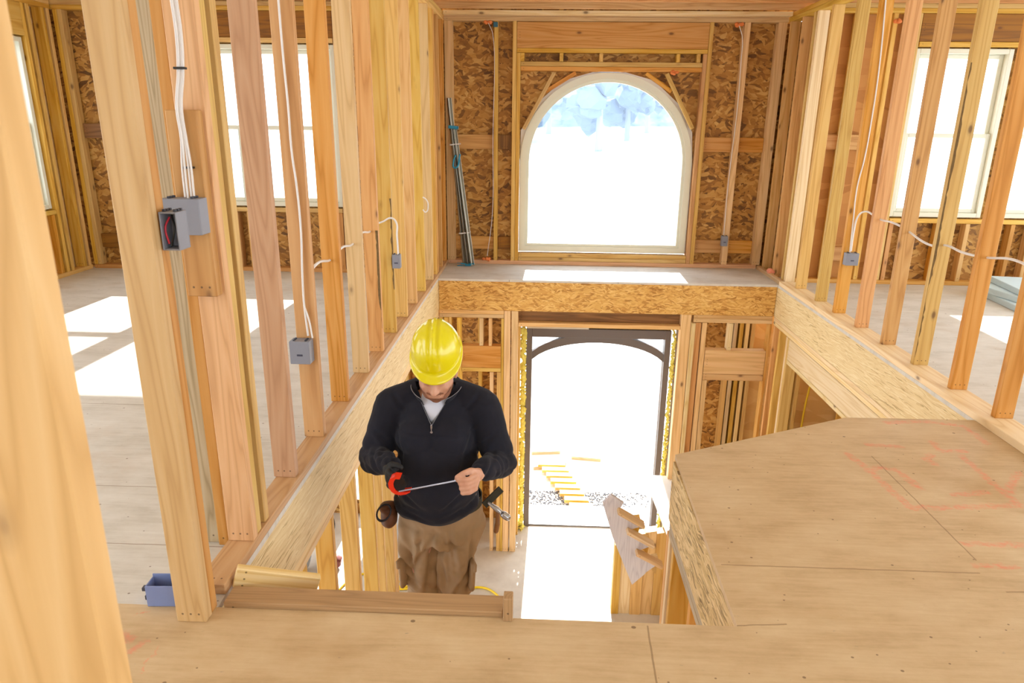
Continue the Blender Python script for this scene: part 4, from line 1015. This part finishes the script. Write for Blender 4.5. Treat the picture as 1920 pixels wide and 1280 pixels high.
# his left hand (right in the picture): pinching the end of the tape
b.cap(wri[1], (-.232, 2.560, .030), .026, .027); b.ell((-.240, 2.535, .024), (.019, .034, .040))
for k in range(4):
    z = .052-.0195*k; c = [0, -.003, -.001, .004][k]
    tip = [(-.312, 2.497, .040), (-.300, 2.508, .022), (-.293, 2.515, .003), (-.286, 2.52, -.012)][k]
    b.chain([(-.236, 2.515, z), (-.262+c, 2.488, z-.003), (-.290+c, 2.486, z-.006), tip], [.0112, .0105, .0098, .0085])
b.chain([(-.236, 2.548, .052), (-.256, 2.522, .070), (-.284, 2.505, .066), (-.310, 2.496, .052)], [.0145, .0125, .0110, .0092])
# his right hand (left in the picture): closed round the tape case
b.cap(wri[-1], (-.592, 2.560, .040), .026, .027); b.ell((-.584, 2.530, .034), (.019, .034, .040))
for k in range(4):
    z = .058-.0195*k
    b.chain([(-.586, 2.512, z), (-.570, 2.497, z-.004), (-.550, 2.494, z-.006), (-.534, 2.498, z-.008)], [.0112, .0105, .0098, .0085])
b.chain([(-.586, 2.545, .066), (-.572, 2.530, .082), (-.552, 2.520, .084), (-.534, 2.512, .080)], [.0145, .0125, .0110, .0092])
tsk = NT('skin', .5); tv = tsk.n('ShaderNodeTexCoord').outputs['Object']
tsk.l(tsk.ramp(tsk.noise(tv, 22, 3).outputs[0], [(.3, lin('#C48E74')), (.7, lin('#D8A68C'))]), tsk.b.inputs['Base Color'])
tsk.b.inputs['Subsurface Weight'].default_value = .08; tsk.b.inputs['Subsurface Scale'].default_value = .01
bme = b.bake(.0042, 3)
person = msh('person', bme, tsk.m)
props(person, 'heavyset man in yellow helmet and dark pullover on the stairs, reading a tape measure', 'person')

# beard, brows: shells lifted from the face
def shell(name, test, off, mat):
    bm = bmesh.new(); bm.from_mesh(bme); bm.normal_update()
    inv = HM.transposed()
    keep = [f for f in bm.faces if (f.calc_center_median()-HC).length < .15 and test(inv @ (f.calc_center_median()-HC))]
    ks = set(keep); bmesh.ops.delete(bm, geom=[f for f in bm.faces if f not in ks], context='FACES')
    for v in bm.verts: v.co += v.normal*(off+.0012*vnoise(v.co, 260))
    return bm_obj(name, bm, mat, person, smooth=True)
HAIR = flat('brown_hair', '#4A2C1C', .8, noise=.4, nsc=300)
BEARD = flat('short_beard', '#9A674E', .85, noise=.35, nsc=420)
def beard(p):
    n_ = .003*vnoise(p, 120, 2)
    if p.y < .0 or p.z > -.030: return False
    if abs(p.x) < .021 and -.079 < p.z < -.057 and p.y > .06: return False
    if abs(p.x) < .034 and -.058 <= p.z < -.046+n_ and p.y > .06: return True
    if p.z < -.081+n_: return True
    return abs(p.x) > .030 and p.z < -.040-.040*max(0, 1-(abs(p.x)-.030)/.034)+n_
shell('beard', beard, .0018, BEARD)
shell('eyebrows', lambda p: .010 < abs(p.x) < .045 and .018 < p.z < .028 and p.y > .06, .002, HAIR)
GLV = flat('black_glove', '#1B1B1E', .7, noise=.3, nsc=60)
bmg = bmesh.new(); bmg.from_mesh(bme); bmg.normal_update()
kg = {f for f in bmg.faces if (f.calc_center_median()-V((-.565, 2.520, .045))).length < .085 and f.calc_center_median().y < 2.585}
bmesh.ops.delete(bmg, geom=[f for f in bmg.faces if f not in kg], context='FACES')
for v in bmg.verts: v.co += v.normal*.0016
bm_obj('glove', bmg, GLV, person, smooth=True)['label'] = 'black work glove'
shell('hair', lambda p: (p.y < -.0 and p.z > -.045 and p.y < .0 and abs(p.x) > .0) and not (abs(p.x) > .074 and p.z < .01), .004, HAIR)

# pullover
def creases(p, L, A, w):
    d = 0
    for (x0, z0, x1, z1) in L:
        dx, dz = x1-x0, z1-z0; t = ((p.x-x0)*dx+(p.z-z0)*dz)/(dx*dx+dz*dz)
        if t < -.1 or t > 1.1: continue
        tt = max(0, min(1, t)); sd = ((p.x-x0)*dz-(p.z-z0)*dx)/math.hypot(dx, dz)+.004*vnoise(p, 25, 5)
        if abs(sd) > w*5: continue
        e = math.sin(pi*(.1+.85*tt))
        d += e*(-A*math.exp(-(sd/w)**2)+.75*A*math.exp(-((sd-2*w)/w)**2)+.2*A*math.exp(-((sd+2*w)/w)**2))
    return d
j = Sculpt()
j.ell((-.437, 2.86, .08), (.205, .140, .22)); j.ell((-.432, 2.80, -.10), (.195, .195, .21)); j.ell((-.434, 2.80, -.22), (.198, .178, .085)); j.ell((-.437, 2.90, .17), (.20, .11, .12))
j.ell((-.49, 2.80, .09), (.12, .12, .12)); j.ell((-.385, 2.80, .09), (.12, .12, .12))
for s in (-1, 1):
    j.cap((-.437+s*.06, 2.89, .255), shl[s]+V((0, 0, .01)), .075, .082)
    j.cap(shl[s], elb[s], .084, .066); j.cap(elb[s], elb[s].lerp(wri[s], .55), .066, .055); j.cap(elb[s].lerp(wri[s], .55), wri[s], .055, .040)
    j.ell(elb[s]+V((s*.012, .01, -.01)), (.058, .06, .058))
JC = [(-.60, .14, -.57, -.02), (-.27, .14, -.31, -.02), (-.70, .06, -.64, .00), (-.72, .0, -.66, -.05), (-.70, .12, -.63, .06), (-.17, .06, -.22, .0), (-.15, -.0, -.22, -.05), (-.17, .12, -.24, .06),
      (-.62, .27, -.56, .20), (-.25, .27, -.31, .20), (-.58, -.10, -.48, -.18), (-.29, -.10, -.39, -.18), (-.60, -.20, -.44, -.24), (-.27, -.19, -.42, -.235)]
def jcrease(p): return creases(p, JC, .007, .009)
jme = j.bake(.0065, 5)
def jfold(p):
    d = .0035*vnoise(p, 9, 1)+.002*vnoise(p, 22, 4)
    if p.y < 2.86: d += jcrease(p)
    for s in (-1, 1):
        a, e, w_ = shl[s], elb[s], wri[s]
        ab = (w_-e); t_ = max(0, min(1, (p-e).dot(ab)/ab.length_squared)); dist = (p-(e+ab*t_)).length
        if dist < .085:
            m = max(0, 1-dist/.085)*1.4
            d += m*.013*(abs(sin(t_*8+7*vnoise(p, 6, 2)))-.5)*(.4+1.6*abs(vnoise(p, 11, 9)))
        ab = (e-a); t_ = max(0, min(1, (p-a).dot(ab)/ab.length_squared)); dist = (p-(a+ab*t_)).length
        if dist < .095 and t_ > .35:
            d += (t_-.35)*.014*(abs(sin(t_*13+4*vnoise(p, 7, 5)))-.5)
    if p.z < -.12: d += .006*min(1, (-.12-p.z)/.1)*sin(p.x*30+3*vnoise(p, 5))
    if abs(p.z-(.132+.02*abs(p.x+.437))) < .005 and p.y < 2.8 and abs(p.x+.437) < .17: d -= .003
    return d
displace(jme, jfold)
ZB, ZC, XC = .175, .325, -.440
def vw(z): return .095*max(0, min(1.3, (z-ZB)/(ZC-ZB)))**.95
bm = bmesh.new(); bm.from_mesh(jme)
dele = [f for f in bm.faces if (f.calc_center_median().y < 2.86 and f.calc_center_median().z > ZB and abs(f.calc_center_median().x-XC) < vw(f.calc_center_median().z))
        or (V((f.calc_center_median().x+.437, f.calc_center_median().y-2.875)).length < .066 and f.calc_center_median().z > .25)]
bmesh.ops.delete(bm, geom=dele, context='FACES')
for e in bm.edges:
    if e.is_boundary:
        for v in e.verts:
            if v.co.y < 2.86 and v.co.z > ZB and abs(abs(v.co.x-XC)-vw(v.co.z)) < .012: v.co.x = XC+math.copysign(vw(v.co.z), v.co.x-XC)
bm.to_mesh(jme); bm.free()
tf = NT('navy_fleece', .92); tv = tf.n('ShaderNodeTexCoord').outputs['Object']; fn = tf.noise(tv, 420, 3); fn2 = tf.noise(tv, 7, 3)
tf.l(tf.mix(fn2.outputs[0], lin('#1C1C23'), lin('#2A2A35')), tf.b.inputs['Base Color']); tf.b.inputs['Specular IOR Level'].default_value = .15; tf.b.inputs['Sheen Weight'].default_value = .06; tf.b.inputs['Sheen Roughness'].default_value = .5
tf.bump(fn.outputs[0], .35, .002)
FLEECE = tf.m
jac = msh('pullover', jme, FLEECE, person)
m = jac.modifiers.new('solid', 'SOLIDIFY'); m.thickness = .004; m.offset = -1
# collar: two wings open at the front
for s in (-1, 1):
    bm = bmesh.new(); rows = []
    for i in range(15):
        t_ = i/14; a = radians(90-s*0)*1.0
        ang = radians(90)+s*(-1)*radians(155)*t_      # from the back of the neck round to the front
        r_ = .078+.006*t_
        cx, cyy = -.437+r_*cos(ang)*1.05, 2.868+(r_+.002)*sin(ang)
        zb_ = .275-.055*t_**2; flare = .012+.022*t_
        zt_ = zb_+.048+.006*t_
        rows.append((bm.verts.new((cx, cyy, zb_)), bm.verts.new((cx+flare*.5*cos(ang), cyy+flare*.5*sin(ang), (zb_+zt_)/2)), bm.verts.new((cx+flare*cos(ang), cyy+flare*sin(ang), zt_))))
    for a_, b_ in zip(rows, rows[1:]):
        bm.faces.new((a_[0], b_[0], b_[1], a_[1])); bm.faces.new((a_[1], b_[1], b_[2], a_[2]))
    top = [tuple(r__[2].co) for r__ in rows]+[tuple(rows[-1][1].co), tuple(rows[-1][0].co)]
    o = bm_obj('collar', bm, FLEECE, person, smooth=True)
    m = o.modifiers.new('s', 'SOLIDIFY'); m.thickness = .005; m.offset = 0
    m = o.modifiers.new('b', 'SUBSURF'); m.levels = m.render_levels = 2
    curve('piping', top[3:], .0014, flat('grey_piping', '#8C8C92', .5), parent=o)
# zip along the V and its pull
def front_y(x, z):
    best = None
    for v in jme.vertices:
        c_ = v.co
        if abs(c_.x-x) < .012 and abs(c_.z-z) < .012 and c_.y < 2.85: best = c_.y if best is None else min(best, c_.y)
    return best if best is not None else 2.72
for s in (-1, 1):
    pz = [ZB+(ZC-ZB-.07)*k/5 for k in range(6)]
    P_ = [(XC+s*vw(z)*1.0, front_y(XC+s*(vw(z)+.006), z)-.001, z) for z in pz]
    curve('zip_edge', P_, .0014, flat('zip_grey', '#77787E', .4, .3), parent=jac)
fy = front_y(XC, ZB-.01)
bm = bmesh.new(); bx(bm, XC-.004, XC+.004, fy-.006, fy, ZB-.012, ZB+.004, .001); bx(bm, XC-.0025, XC+.0025, fy-.006, fy-.003, ZB-.022, ZB-.010, .001)
bmesh.ops.create_cone(bm, segments=14, radius1=.0055, radius2=.0055, depth=.003, cap_ends=True, matrix=Matrix.Translation((XC, fy-.004, ZB-.028)) @ Matrix.Rotation(pi/2, 4, 'X'))
bm_obj('zip_pull', bm, flat('zip_silver', '#C8CCD4', .25, .8), person)
# t-shirt
t_ = Sculpt(); t_.ell((-.437, 2.862, .085), (.185, .120, .20)); t_.ell((-.437, 2.845, .19), (.10, .095, .10)); t_.cap((-.437, 2.90, .25), (-.437, 2.85, .24), .085, .075)
tme = t_.bake(.008, 5); displace(tme, lambda p: .002*vnoise(p, 18))
msh('t_shirt', tme, flat('white_cotton', '#DDE2F4', .85, noise=.05), person)

# trousers
q = Sculpt(); q.ell((-.433, 2.855, -.30), (.195, .150, .13)); q.ell((-.433, 2.845, -.38), (.190, .145, .10))
for s in (-1, 1):
    q.cap(hips[s]+V((s*.0, 0, -.02)), hips[s].lerp(knees[s], .5), .108, .092); q.cap(hips[s].lerp(knees[s], .5), knees[s], .092, .068)
    q.cap(knees[s], knees[s].lerp(ankles[s], .6), .068, .072); q.cap(knees[s].lerp(ankles[s], .6), ankles[s]+V((0, .01, -.0)), .074, .074)
qme = q.bake(.007, 5)
QC = [(-.44, -.36, -.57, -.60), (-.445, -.38, -.49, -.68), (-.42, -.40, -.31, -.44), (-.62, -.50, -.53, -.63), (-.61, -.60, -.50, -.65), (-.60, -.42, -.55, -.56),
      (-.50, -.34, -.52, -.52), (-.37, -.33, -.35, -.55), (-.27, -.36, -.29, -.58), (-.42, -.45, -.40, -.66), (-.30, -.58, -.37, -.70), (-.55, -.68, -.46, -.74), (-.43, -.69, -.34, -.76), (-.25, -.50, -.33, -.62)]
def qfold(p):
    d = .009*vnoise((p.x, p.y, p.z*.45), 13, 3)+.0025*vnoise(p, 26, 8)
    k_ = max(0, 1-abs(p.z+.72)/.22)
    d += .018*k_*(abs(sin(p.z*42+p.x*22+2.5*vnoise(p, 9, 6)))-.5)
    c_ = max(0, 1-abs(p.z+.42)/.16)*max(0, 1-abs(p.x+.433)/.14)
    d += .017*c_*sin((abs(p.x+.433)*.9+p.z)*60)
    if p.z < -.95: d += .009*sin(p.z*75+3*vnoise(p, 9))
    s = -1 if p.x < -.4325 else 1
    if p.y < 2.88: d += creases(p, QC, .012, .010)
    d += .010*max(0, 1-abs(p.z+.5)/.3)*sin(p.x*70+4*vnoise((p.x, p.y, p.z*.4), 6, 2))
    return d
displace(qme, qfold)
tk = NT('khaki_canvas', .85); tv = tk.n('ShaderNodeTexCoord').outputs['Object']; kn = tk.noise(tv, 10, 4); kw = tk.noise(tk.map(tv, (900, 900, 300)), 1, 2)
tk.l(tk.mix(kn.outputs[0], lin('#8E7454'), lin('#AC9070')), tk.b.inputs['Base Color']); tk.bump(kw.outputs[0], .2, .001)
tro = msh('trousers', qme, tk.m, person)
def patch(name, c, sx, sy, sz, rot, mat, parent):
    bm = bmesh.new(); bx(bm, -sx/2, sx/2, -sy/2, sy/2, -sz/2, sz/2, min(sx, sy, sz)*.35)
    M = Matrix.Translation(c) @ Matrix.Rotation(rot[1], 4, 'Z') @ Matrix.Rotation(rot[0], 4, 'Y')
    return bm_obj(name, bm, mat, parent, M, smooth=True)
for s in (-1, 1):
    mid = hips[s].lerp(knees[s], .60)
    pk = patch('cargo_pocket', mid+V((s*.070, -.030, 0)), .024, .12, .15, (s*.06, s*.35), tk.m, person)
    patch('pocket_flap', mid+V((s*.080, -.034, .055)), .016, .126, .045, (s*.06, s*.35), tk.m, pk)
# boots
for s in (-1, 1):
    k_ = Sculpt(); a_ = ankles[s]
    zf = -1.172
    k_.ell((a_.x, a_.y-.02, zf+.05), (.048, .075, .045)); k_.ell((a_.x, a_.y-.12, zf+.04), (.05, .09, .036)); k_.cap((a_.x, a_.y, zf+.05), (a_.x, a_.y+.005, zf+.15), .048, .052)
    kme = k_.bake(.008, 3)
    for v in kme.vertices: v.co.z = max(v.co.z, zf+.002)
    bo = msh('boot', kme, flat('boot_leather', '#5A3A22', .6, noise=.3), person)
    bm = bmesh.new(); pts = [(a_.x+.052*cos(2*pi*i/20)*(1 if abs(sin(2*pi*i/20)) < .7 else .9), a_.y-.065+.145*sin(2*pi*i/20), zf+.001) for i in range(20)]
    prism(bm, pts, (0, 0, .018)); bm_obj('sole', bm, BLACK, bo)
# hard hat
YEL = NT('helmet_yellow', .22); YEL.b.inputs['Base Color'].default_value = lin('#E6D800'); YEL.b.inputs['Coat Weight'].default_value = .5
bm = bmesh.new(); NS, NRW = 72, 22
hz0 = .030
def hat_pt(a, t):            # a azimuth (0 = front), t 0 top .. 1 rim
    th = t*pi/2
    rx, ry, rz = .103, .126, .118
    x = rx*sin(th)**.9*sin(a); y = ry*sin(th)**.9*cos(a); z = rz*cos(th)**.92
    k = 0
    for xr, hgt in ((0, .010), (-.027, .0065), (.027, .0065)):
        k += hgt*math.exp(-((x-xr)/.0075)**2)
    fade = max(0, 1-(max(0, t-.60)/.25)**2)*(1 if t < .85 else 0)
    z += k*fade
    g = math.exp(-((t-.93)/.03)**2)*.003
    x += g*sin(a); y += g*cos(a)
    return V((x, y, z))
rows = []
top = bm.verts.new(hat_pt(0, 0.0001))
for i in range(1, NRW+1):
    rows.append([bm.verts.new(hat_pt(2*pi*k/NS, i/NRW)) for k in range(NS)])
for k in range(NS): bm.faces.new((top, rows[0][k], rows[0][(k+1) % NS]))
# brim
for i, (w0, dz) in enumerate([(.4, -.003), (.8, -.005), (1, -.0075), (1.0, -.0115)]):
    row = []
    for k in range(NS):
        a = 2*pi*k/NS; ext = .007+.030*max(0, cos(a))**1.6
        p = hat_pt(a, 1); q_ = V((p.x+sin(a)*ext*w0, p.y+cos(a)*ext*w0, p.z+dz-.012*max(0, cos(a))**2*w0)); row.append(bm.verts.new(q_))
    rows.append(row)
for r0, r1 in zip(rows, rows[1:]):
    for k in range(NS): bm.faces.new((r0[k], r1[k], r1[(k+1) % NS], r0[(k+1) % NS]))
bmesh.ops.recalc_face_normals(bm, faces=bm.faces)
TA = radians(37)
Fh = V((.05, -cos(TA), -sin(TA))).normalized(); Uh = V((0, -sin(TA), cos(TA))); Rh = Fh.cross(Uh).normalized(); Uh = Rh.cross(Fh)
HMAT = Matrix.Translation(V((-.42, 2.757, .500))) @ Matrix((Rh, Fh, Uh)).transposed().to_4x4()
hat = bm_obj('hard_hat', bm, YEL.m, person, HMAT, smooth=True)
hat['label'] = 'glossy yellow ridged hard hat'
m = hat.modifiers.new('s', 'SOLIDIFY'); m.thickness = .0025; m.offset = -1
m = hat.modifiers.new('b', 'SUBSURF'); m.levels = m.render_levels = 1
for s in (-1, 1):
    bm = bmesh.new(); bx(bm, s*.094-.004, s*.094+.004, -.012, .022, .006, .016, .002)
    bm_obj('side_slot', bm, YEL.m, hat, HMAT @ Matrix.Translation((0, .01, 0)))
bm = bmesh.new(); bmesh.ops.create_uvsphere(bm, u_segments=20, v_segments=10, radius=1, matrix=Matrix.Translation((0, .116, .032)) @ Matrix.Diagonal((.018, .004, .010, 1)))
bm_obj('front_boss', bm, YEL.m, hat, HMAT, smooth=True)
# belt, pouch, hammer
bm = bmesh.new(); N_ = 40; ring = []
for k in range(N_):
    a = 2*pi*k/N_; ring.append([bm.verts.new((-.433+(.190+o_)*cos(a), 2.85+(.150+o_)*sin(a), z)) for o_, z in ((0, -.265), (.006, -.265), (.006, -.225), (0, -.225))])
for k in range(N_):
    a_, b_ = ring[k], ring[(k+1) % N_]
    for i in range(4): bm.faces.new((a_[i], b_[i], b_[(i+1) % 4], a_[(i+1) % 4]))
bmesh.ops.recalc_face_normals(bm, faces=bm.faces)
belt = bm_obj('tool_belt', bm, flat('olive_webbing', '#3A3628', .8, noise=.3, nsc=60), person)
pc = Sculpt(); pc.ell((-.645, 2.74, -.285), (.038, .050, .055)); pc.ell((-.650, 2.74, -.24), (.040, .048, .025))
pm_ = pc.bake(.006, 3); displace(pm_, lambda p: .004*vnoise(p, 30, 3)); pouch = msh('tool_pouch', pm_, flat('brown_leather', '#6E4024', .55, noise=.5, nsc=30), person)
bm = bmesh.new()
for k in range(24):
    a0, a1 = 2*pi*k/24, 2*pi*(k+1)/24
    for (r0, h0) in ((1, 0),):
        vs = [bm.verts.new((rr*cos(a), 1.35*rr*sin(a), hh)) for a, rr, hh in ((a0, .024, 0), (a1, .024, 0), (a1, .031, 0), (a0, .031, 0), (a0, .024, .012), (a1, .024, .012), (a1, .031, .012), (a0, .031, .012))]
        for f_ in ((0, 1, 2, 3), (4, 7, 6, 5), (2, 6, 7, 3), (0, 4, 5, 1)): bm.faces.new([vs[i] for i in f_])
bmesh.ops.remove_doubles(bm, verts=bm.verts, dist=1e-5); bmesh.ops.recalc_face_normals(bm, faces=bm.faces)
bm_obj('pouch_ring', bm, flat('dark_steel', '#2E2C30', .3, .8), pouch, Matrix.Translation((-.655, 2.685, -.232)) @ Matrix.Rotation(.5, 4, 'Y') @ Matrix.Rotation(1.1, 4, 'X'), smooth=True)
stick('holster_strap', '', '', (-.225, 2.80, -.250), (-.150, 2.84, -.185), .034, .008, (0, .3, 1), flat('olive_webbing', '#3A3628', .8), parent=person, bev=.002)
hm = bpy.data.objects.new('hammer', None); C.objects.link(hm); hm.location = (-.18, 2.80, -.27); props(hm, 'claw hammer hanging from the belt at the man\'s left hip', 'hammer')
bpy.context.view_layer.update()
HS = flat('hammer_steel', '#B4B8C0', .25, .9)
hd = Sculpt(); a0 = V((-.205, 2.80, -.235)); a1 = V((-.118, 2.775, -.292)); dv_ = (a1-a0)
hd.cap(a0, a0+dv_*.45, .007, .013); hd.cap(a0+dv_*.45, a0+dv_*.72, .013, .009); hd.cap(a0+dv_*.72, a0+dv_*.80, .010, .016); hd.cap(a0+dv_*.80, a1, .0165, .0165)
o = msh('hammer_head', hd.bake(.003, 1), HS, hm)
hh = Sculpt(); hh.cap(a0+dv_*.5, a0+dv_*.5+V((-.005, .05, -.10)), .009, .011); hh.cap(a0+dv_*.5+V((-.005, .05, -.10)), a0+dv_*.5+V((-.012, .065, -.15)), .012, .012)
msh('handle', hh.bake(.004, 2), flat('wood_handle', '#8A5B30', .5), hm)
# tape measure
tp_ = bpy.data.objects.new('tape_measure', None); C.objects.link(tp_); tp_.location = (-.535, 2.47, .03); props(tp_, 'orange and black tape measure with blade drawn out between the man\'s hands', 'tape measure')
bpy.context.view_layer.update()
ORG = flat('orange_rubber', '#E8300C', .4); cc = V((-.537, 2.470, .034))
def dpts(r, k0=0):
    out = []
    for i in range(28):
        a = 2*pi*i/28; out.append((cc.x+r*cos(a)*1.05, cc.z+r*sin(a)*1.0))
    return out
bm = bmesh.new(); prism(bm, [(x, cc.y-.014, z) for x, z in dpts(.031)], (0, .030, 0)); bm_obj('case', bm, flat('case_black', '#1A1718', .35), tp_)
bm = bmesh.new()
go_ = [(.012, .034), (-.012, .036), (-.030, .026), (-.038, .008), (-.036, -.012), (-.026, -.030), (-.010, -.041), (.010, -.044), (.030, -.040), (.048, -.030)]
gi_ = [(.008, .026), (-.008, .026), (-.014, .018), (-.018, .004), (-.016, -.012), (-.010, -.024), (0, -.029), (.012, -.031), (.028, -.032), (.047, -.028)]
for k in range(9): prism(bm, [(cc.x+a, cc.y-.020, cc.z+b_) for a, b_ in (go_[k], go_[k+1], gi_[k+1], gi_[k])], (0, .040, 0))
bmesh.ops.remove_doubles(bm, verts=bm.verts, dist=1e-5); bm_obj('rubber_grip', bm, ORG, tp_)
A_ = V((-.534, 2.452, .0035)); B_ = V((-.312, 2.487, .040)); bm = bmesh.new()
D_ = (B_-A_); L_ = D_.length; n0 = V((0, -.75, .66))
for i in range(5):
    pass
side = n0.normalized(); nrm = side.cross(D_.normalized())
prof = [(-.0105, .0016), (-.0055, 0), (0, -.0005), (.0055, 0), (.0105, .0016)]
va = [bm.verts.new(A_+side*a+nrm*b_) for a, b_ in prof]; vb = [bm.verts.new(B_+side*a+nrm*b_) for a, b_ in prof]
for i in range(4): bm.faces.new((va[i], va[i+1], vb[i+1], vb[i]))
bl = bm_obj('blade', bm, flat('blade_white', '#C9D4EE', .3), tp_, smooth=True); m = bl.modifiers.new('s', 'SOLIDIFY'); m.thickness = .0006
bm = bmesh.new()
for i in range(12):
    c0 = A_+D_*(.04+.026*i)+nrm*-.0012
    d1 = D_.normalized()*(.0006 if i % 3 else .0016); h_ = .003 if i % 3 else .005
    p_ = [c0-d1+side*(-.007), c0+d1+side*(-.007), c0+d1+side*(-.007+h_), c0-d1+side*(-.007+h_)]
    for sg_ in (1, -1):
        q4 = [bm.verts.new(x+nrm*(.0022 if sg_ < 0 else 0)) for x in p_]; bm.faces.new(q4 if sg_ > 0 else q4[::-1])
bm_obj('blade_marks', bm, flat('mark_red', '#A8304A', .5), bl)
#ENDPERSON#
# ------------------------------------------------------------------ light
sun = bpy.data.lights.new('Sun', 'SUN'); so = bpy.data.objects.new('Sun', sun); C.objects.link(so)
el = radians(30.4); sd = V((-.02, -cos(el), -sin(el)))
so.rotation_euler = sd.to_track_quat('-Z', 'Y').to_euler(); sun.energy = 22; sun.color = (1, .96, .9); sun.angle = radians(.6)
W = bpy.data.worlds.new('World'); S.world = W; W.use_nodes = True
wt = W.node_tree; bg = wt.nodes['Background']; bg.inputs[0].default_value = (.85, .93, 1, 1); bg.inputs[1].default_value = 4.3

# ------------------------------------------------------------------ camera
cam = bpy.data.cameras.new('Camera'); co = bpy.data.objects.new('Camera', cam); C.objects.link(co); S.camera = co
f, yaw, pit, roll = 1317.45, .0382307, .3018729, .0112698
cy, sy, cp, sp, cr, sr = cos(yaw), sin(yaw), cos(pit), sin(pit), cos(roll), sin(roll)
r = V((cy, sy, 0)); fw = V((-sy*cp, cy*cp, -sp)); u = r.cross(fw)
r2 = cr*r+sr*u; u2 = -sr*r+cr*u
co.matrix_world = Matrix.Translation((0, 0, 1.40)) @ Matrix((r2, u2, -fw)).transposed().to_4x4()
cam.sensor_width = 36; cam.lens = f*36/1920; cam.clip_start = .05; cam.clip_end = 500
cam.dof.use_dof = True; cam.dof.focus_distance = 3.6; cam.dof.aperture_fstop = 8.0
S.view_settings.view_transform = 'Standard'; S.view_settings.look = 'None'; S.view_settings.gamma = 1
S.view_settings.use_curve_mapping = False; S.view_settings.exposure = -0.10
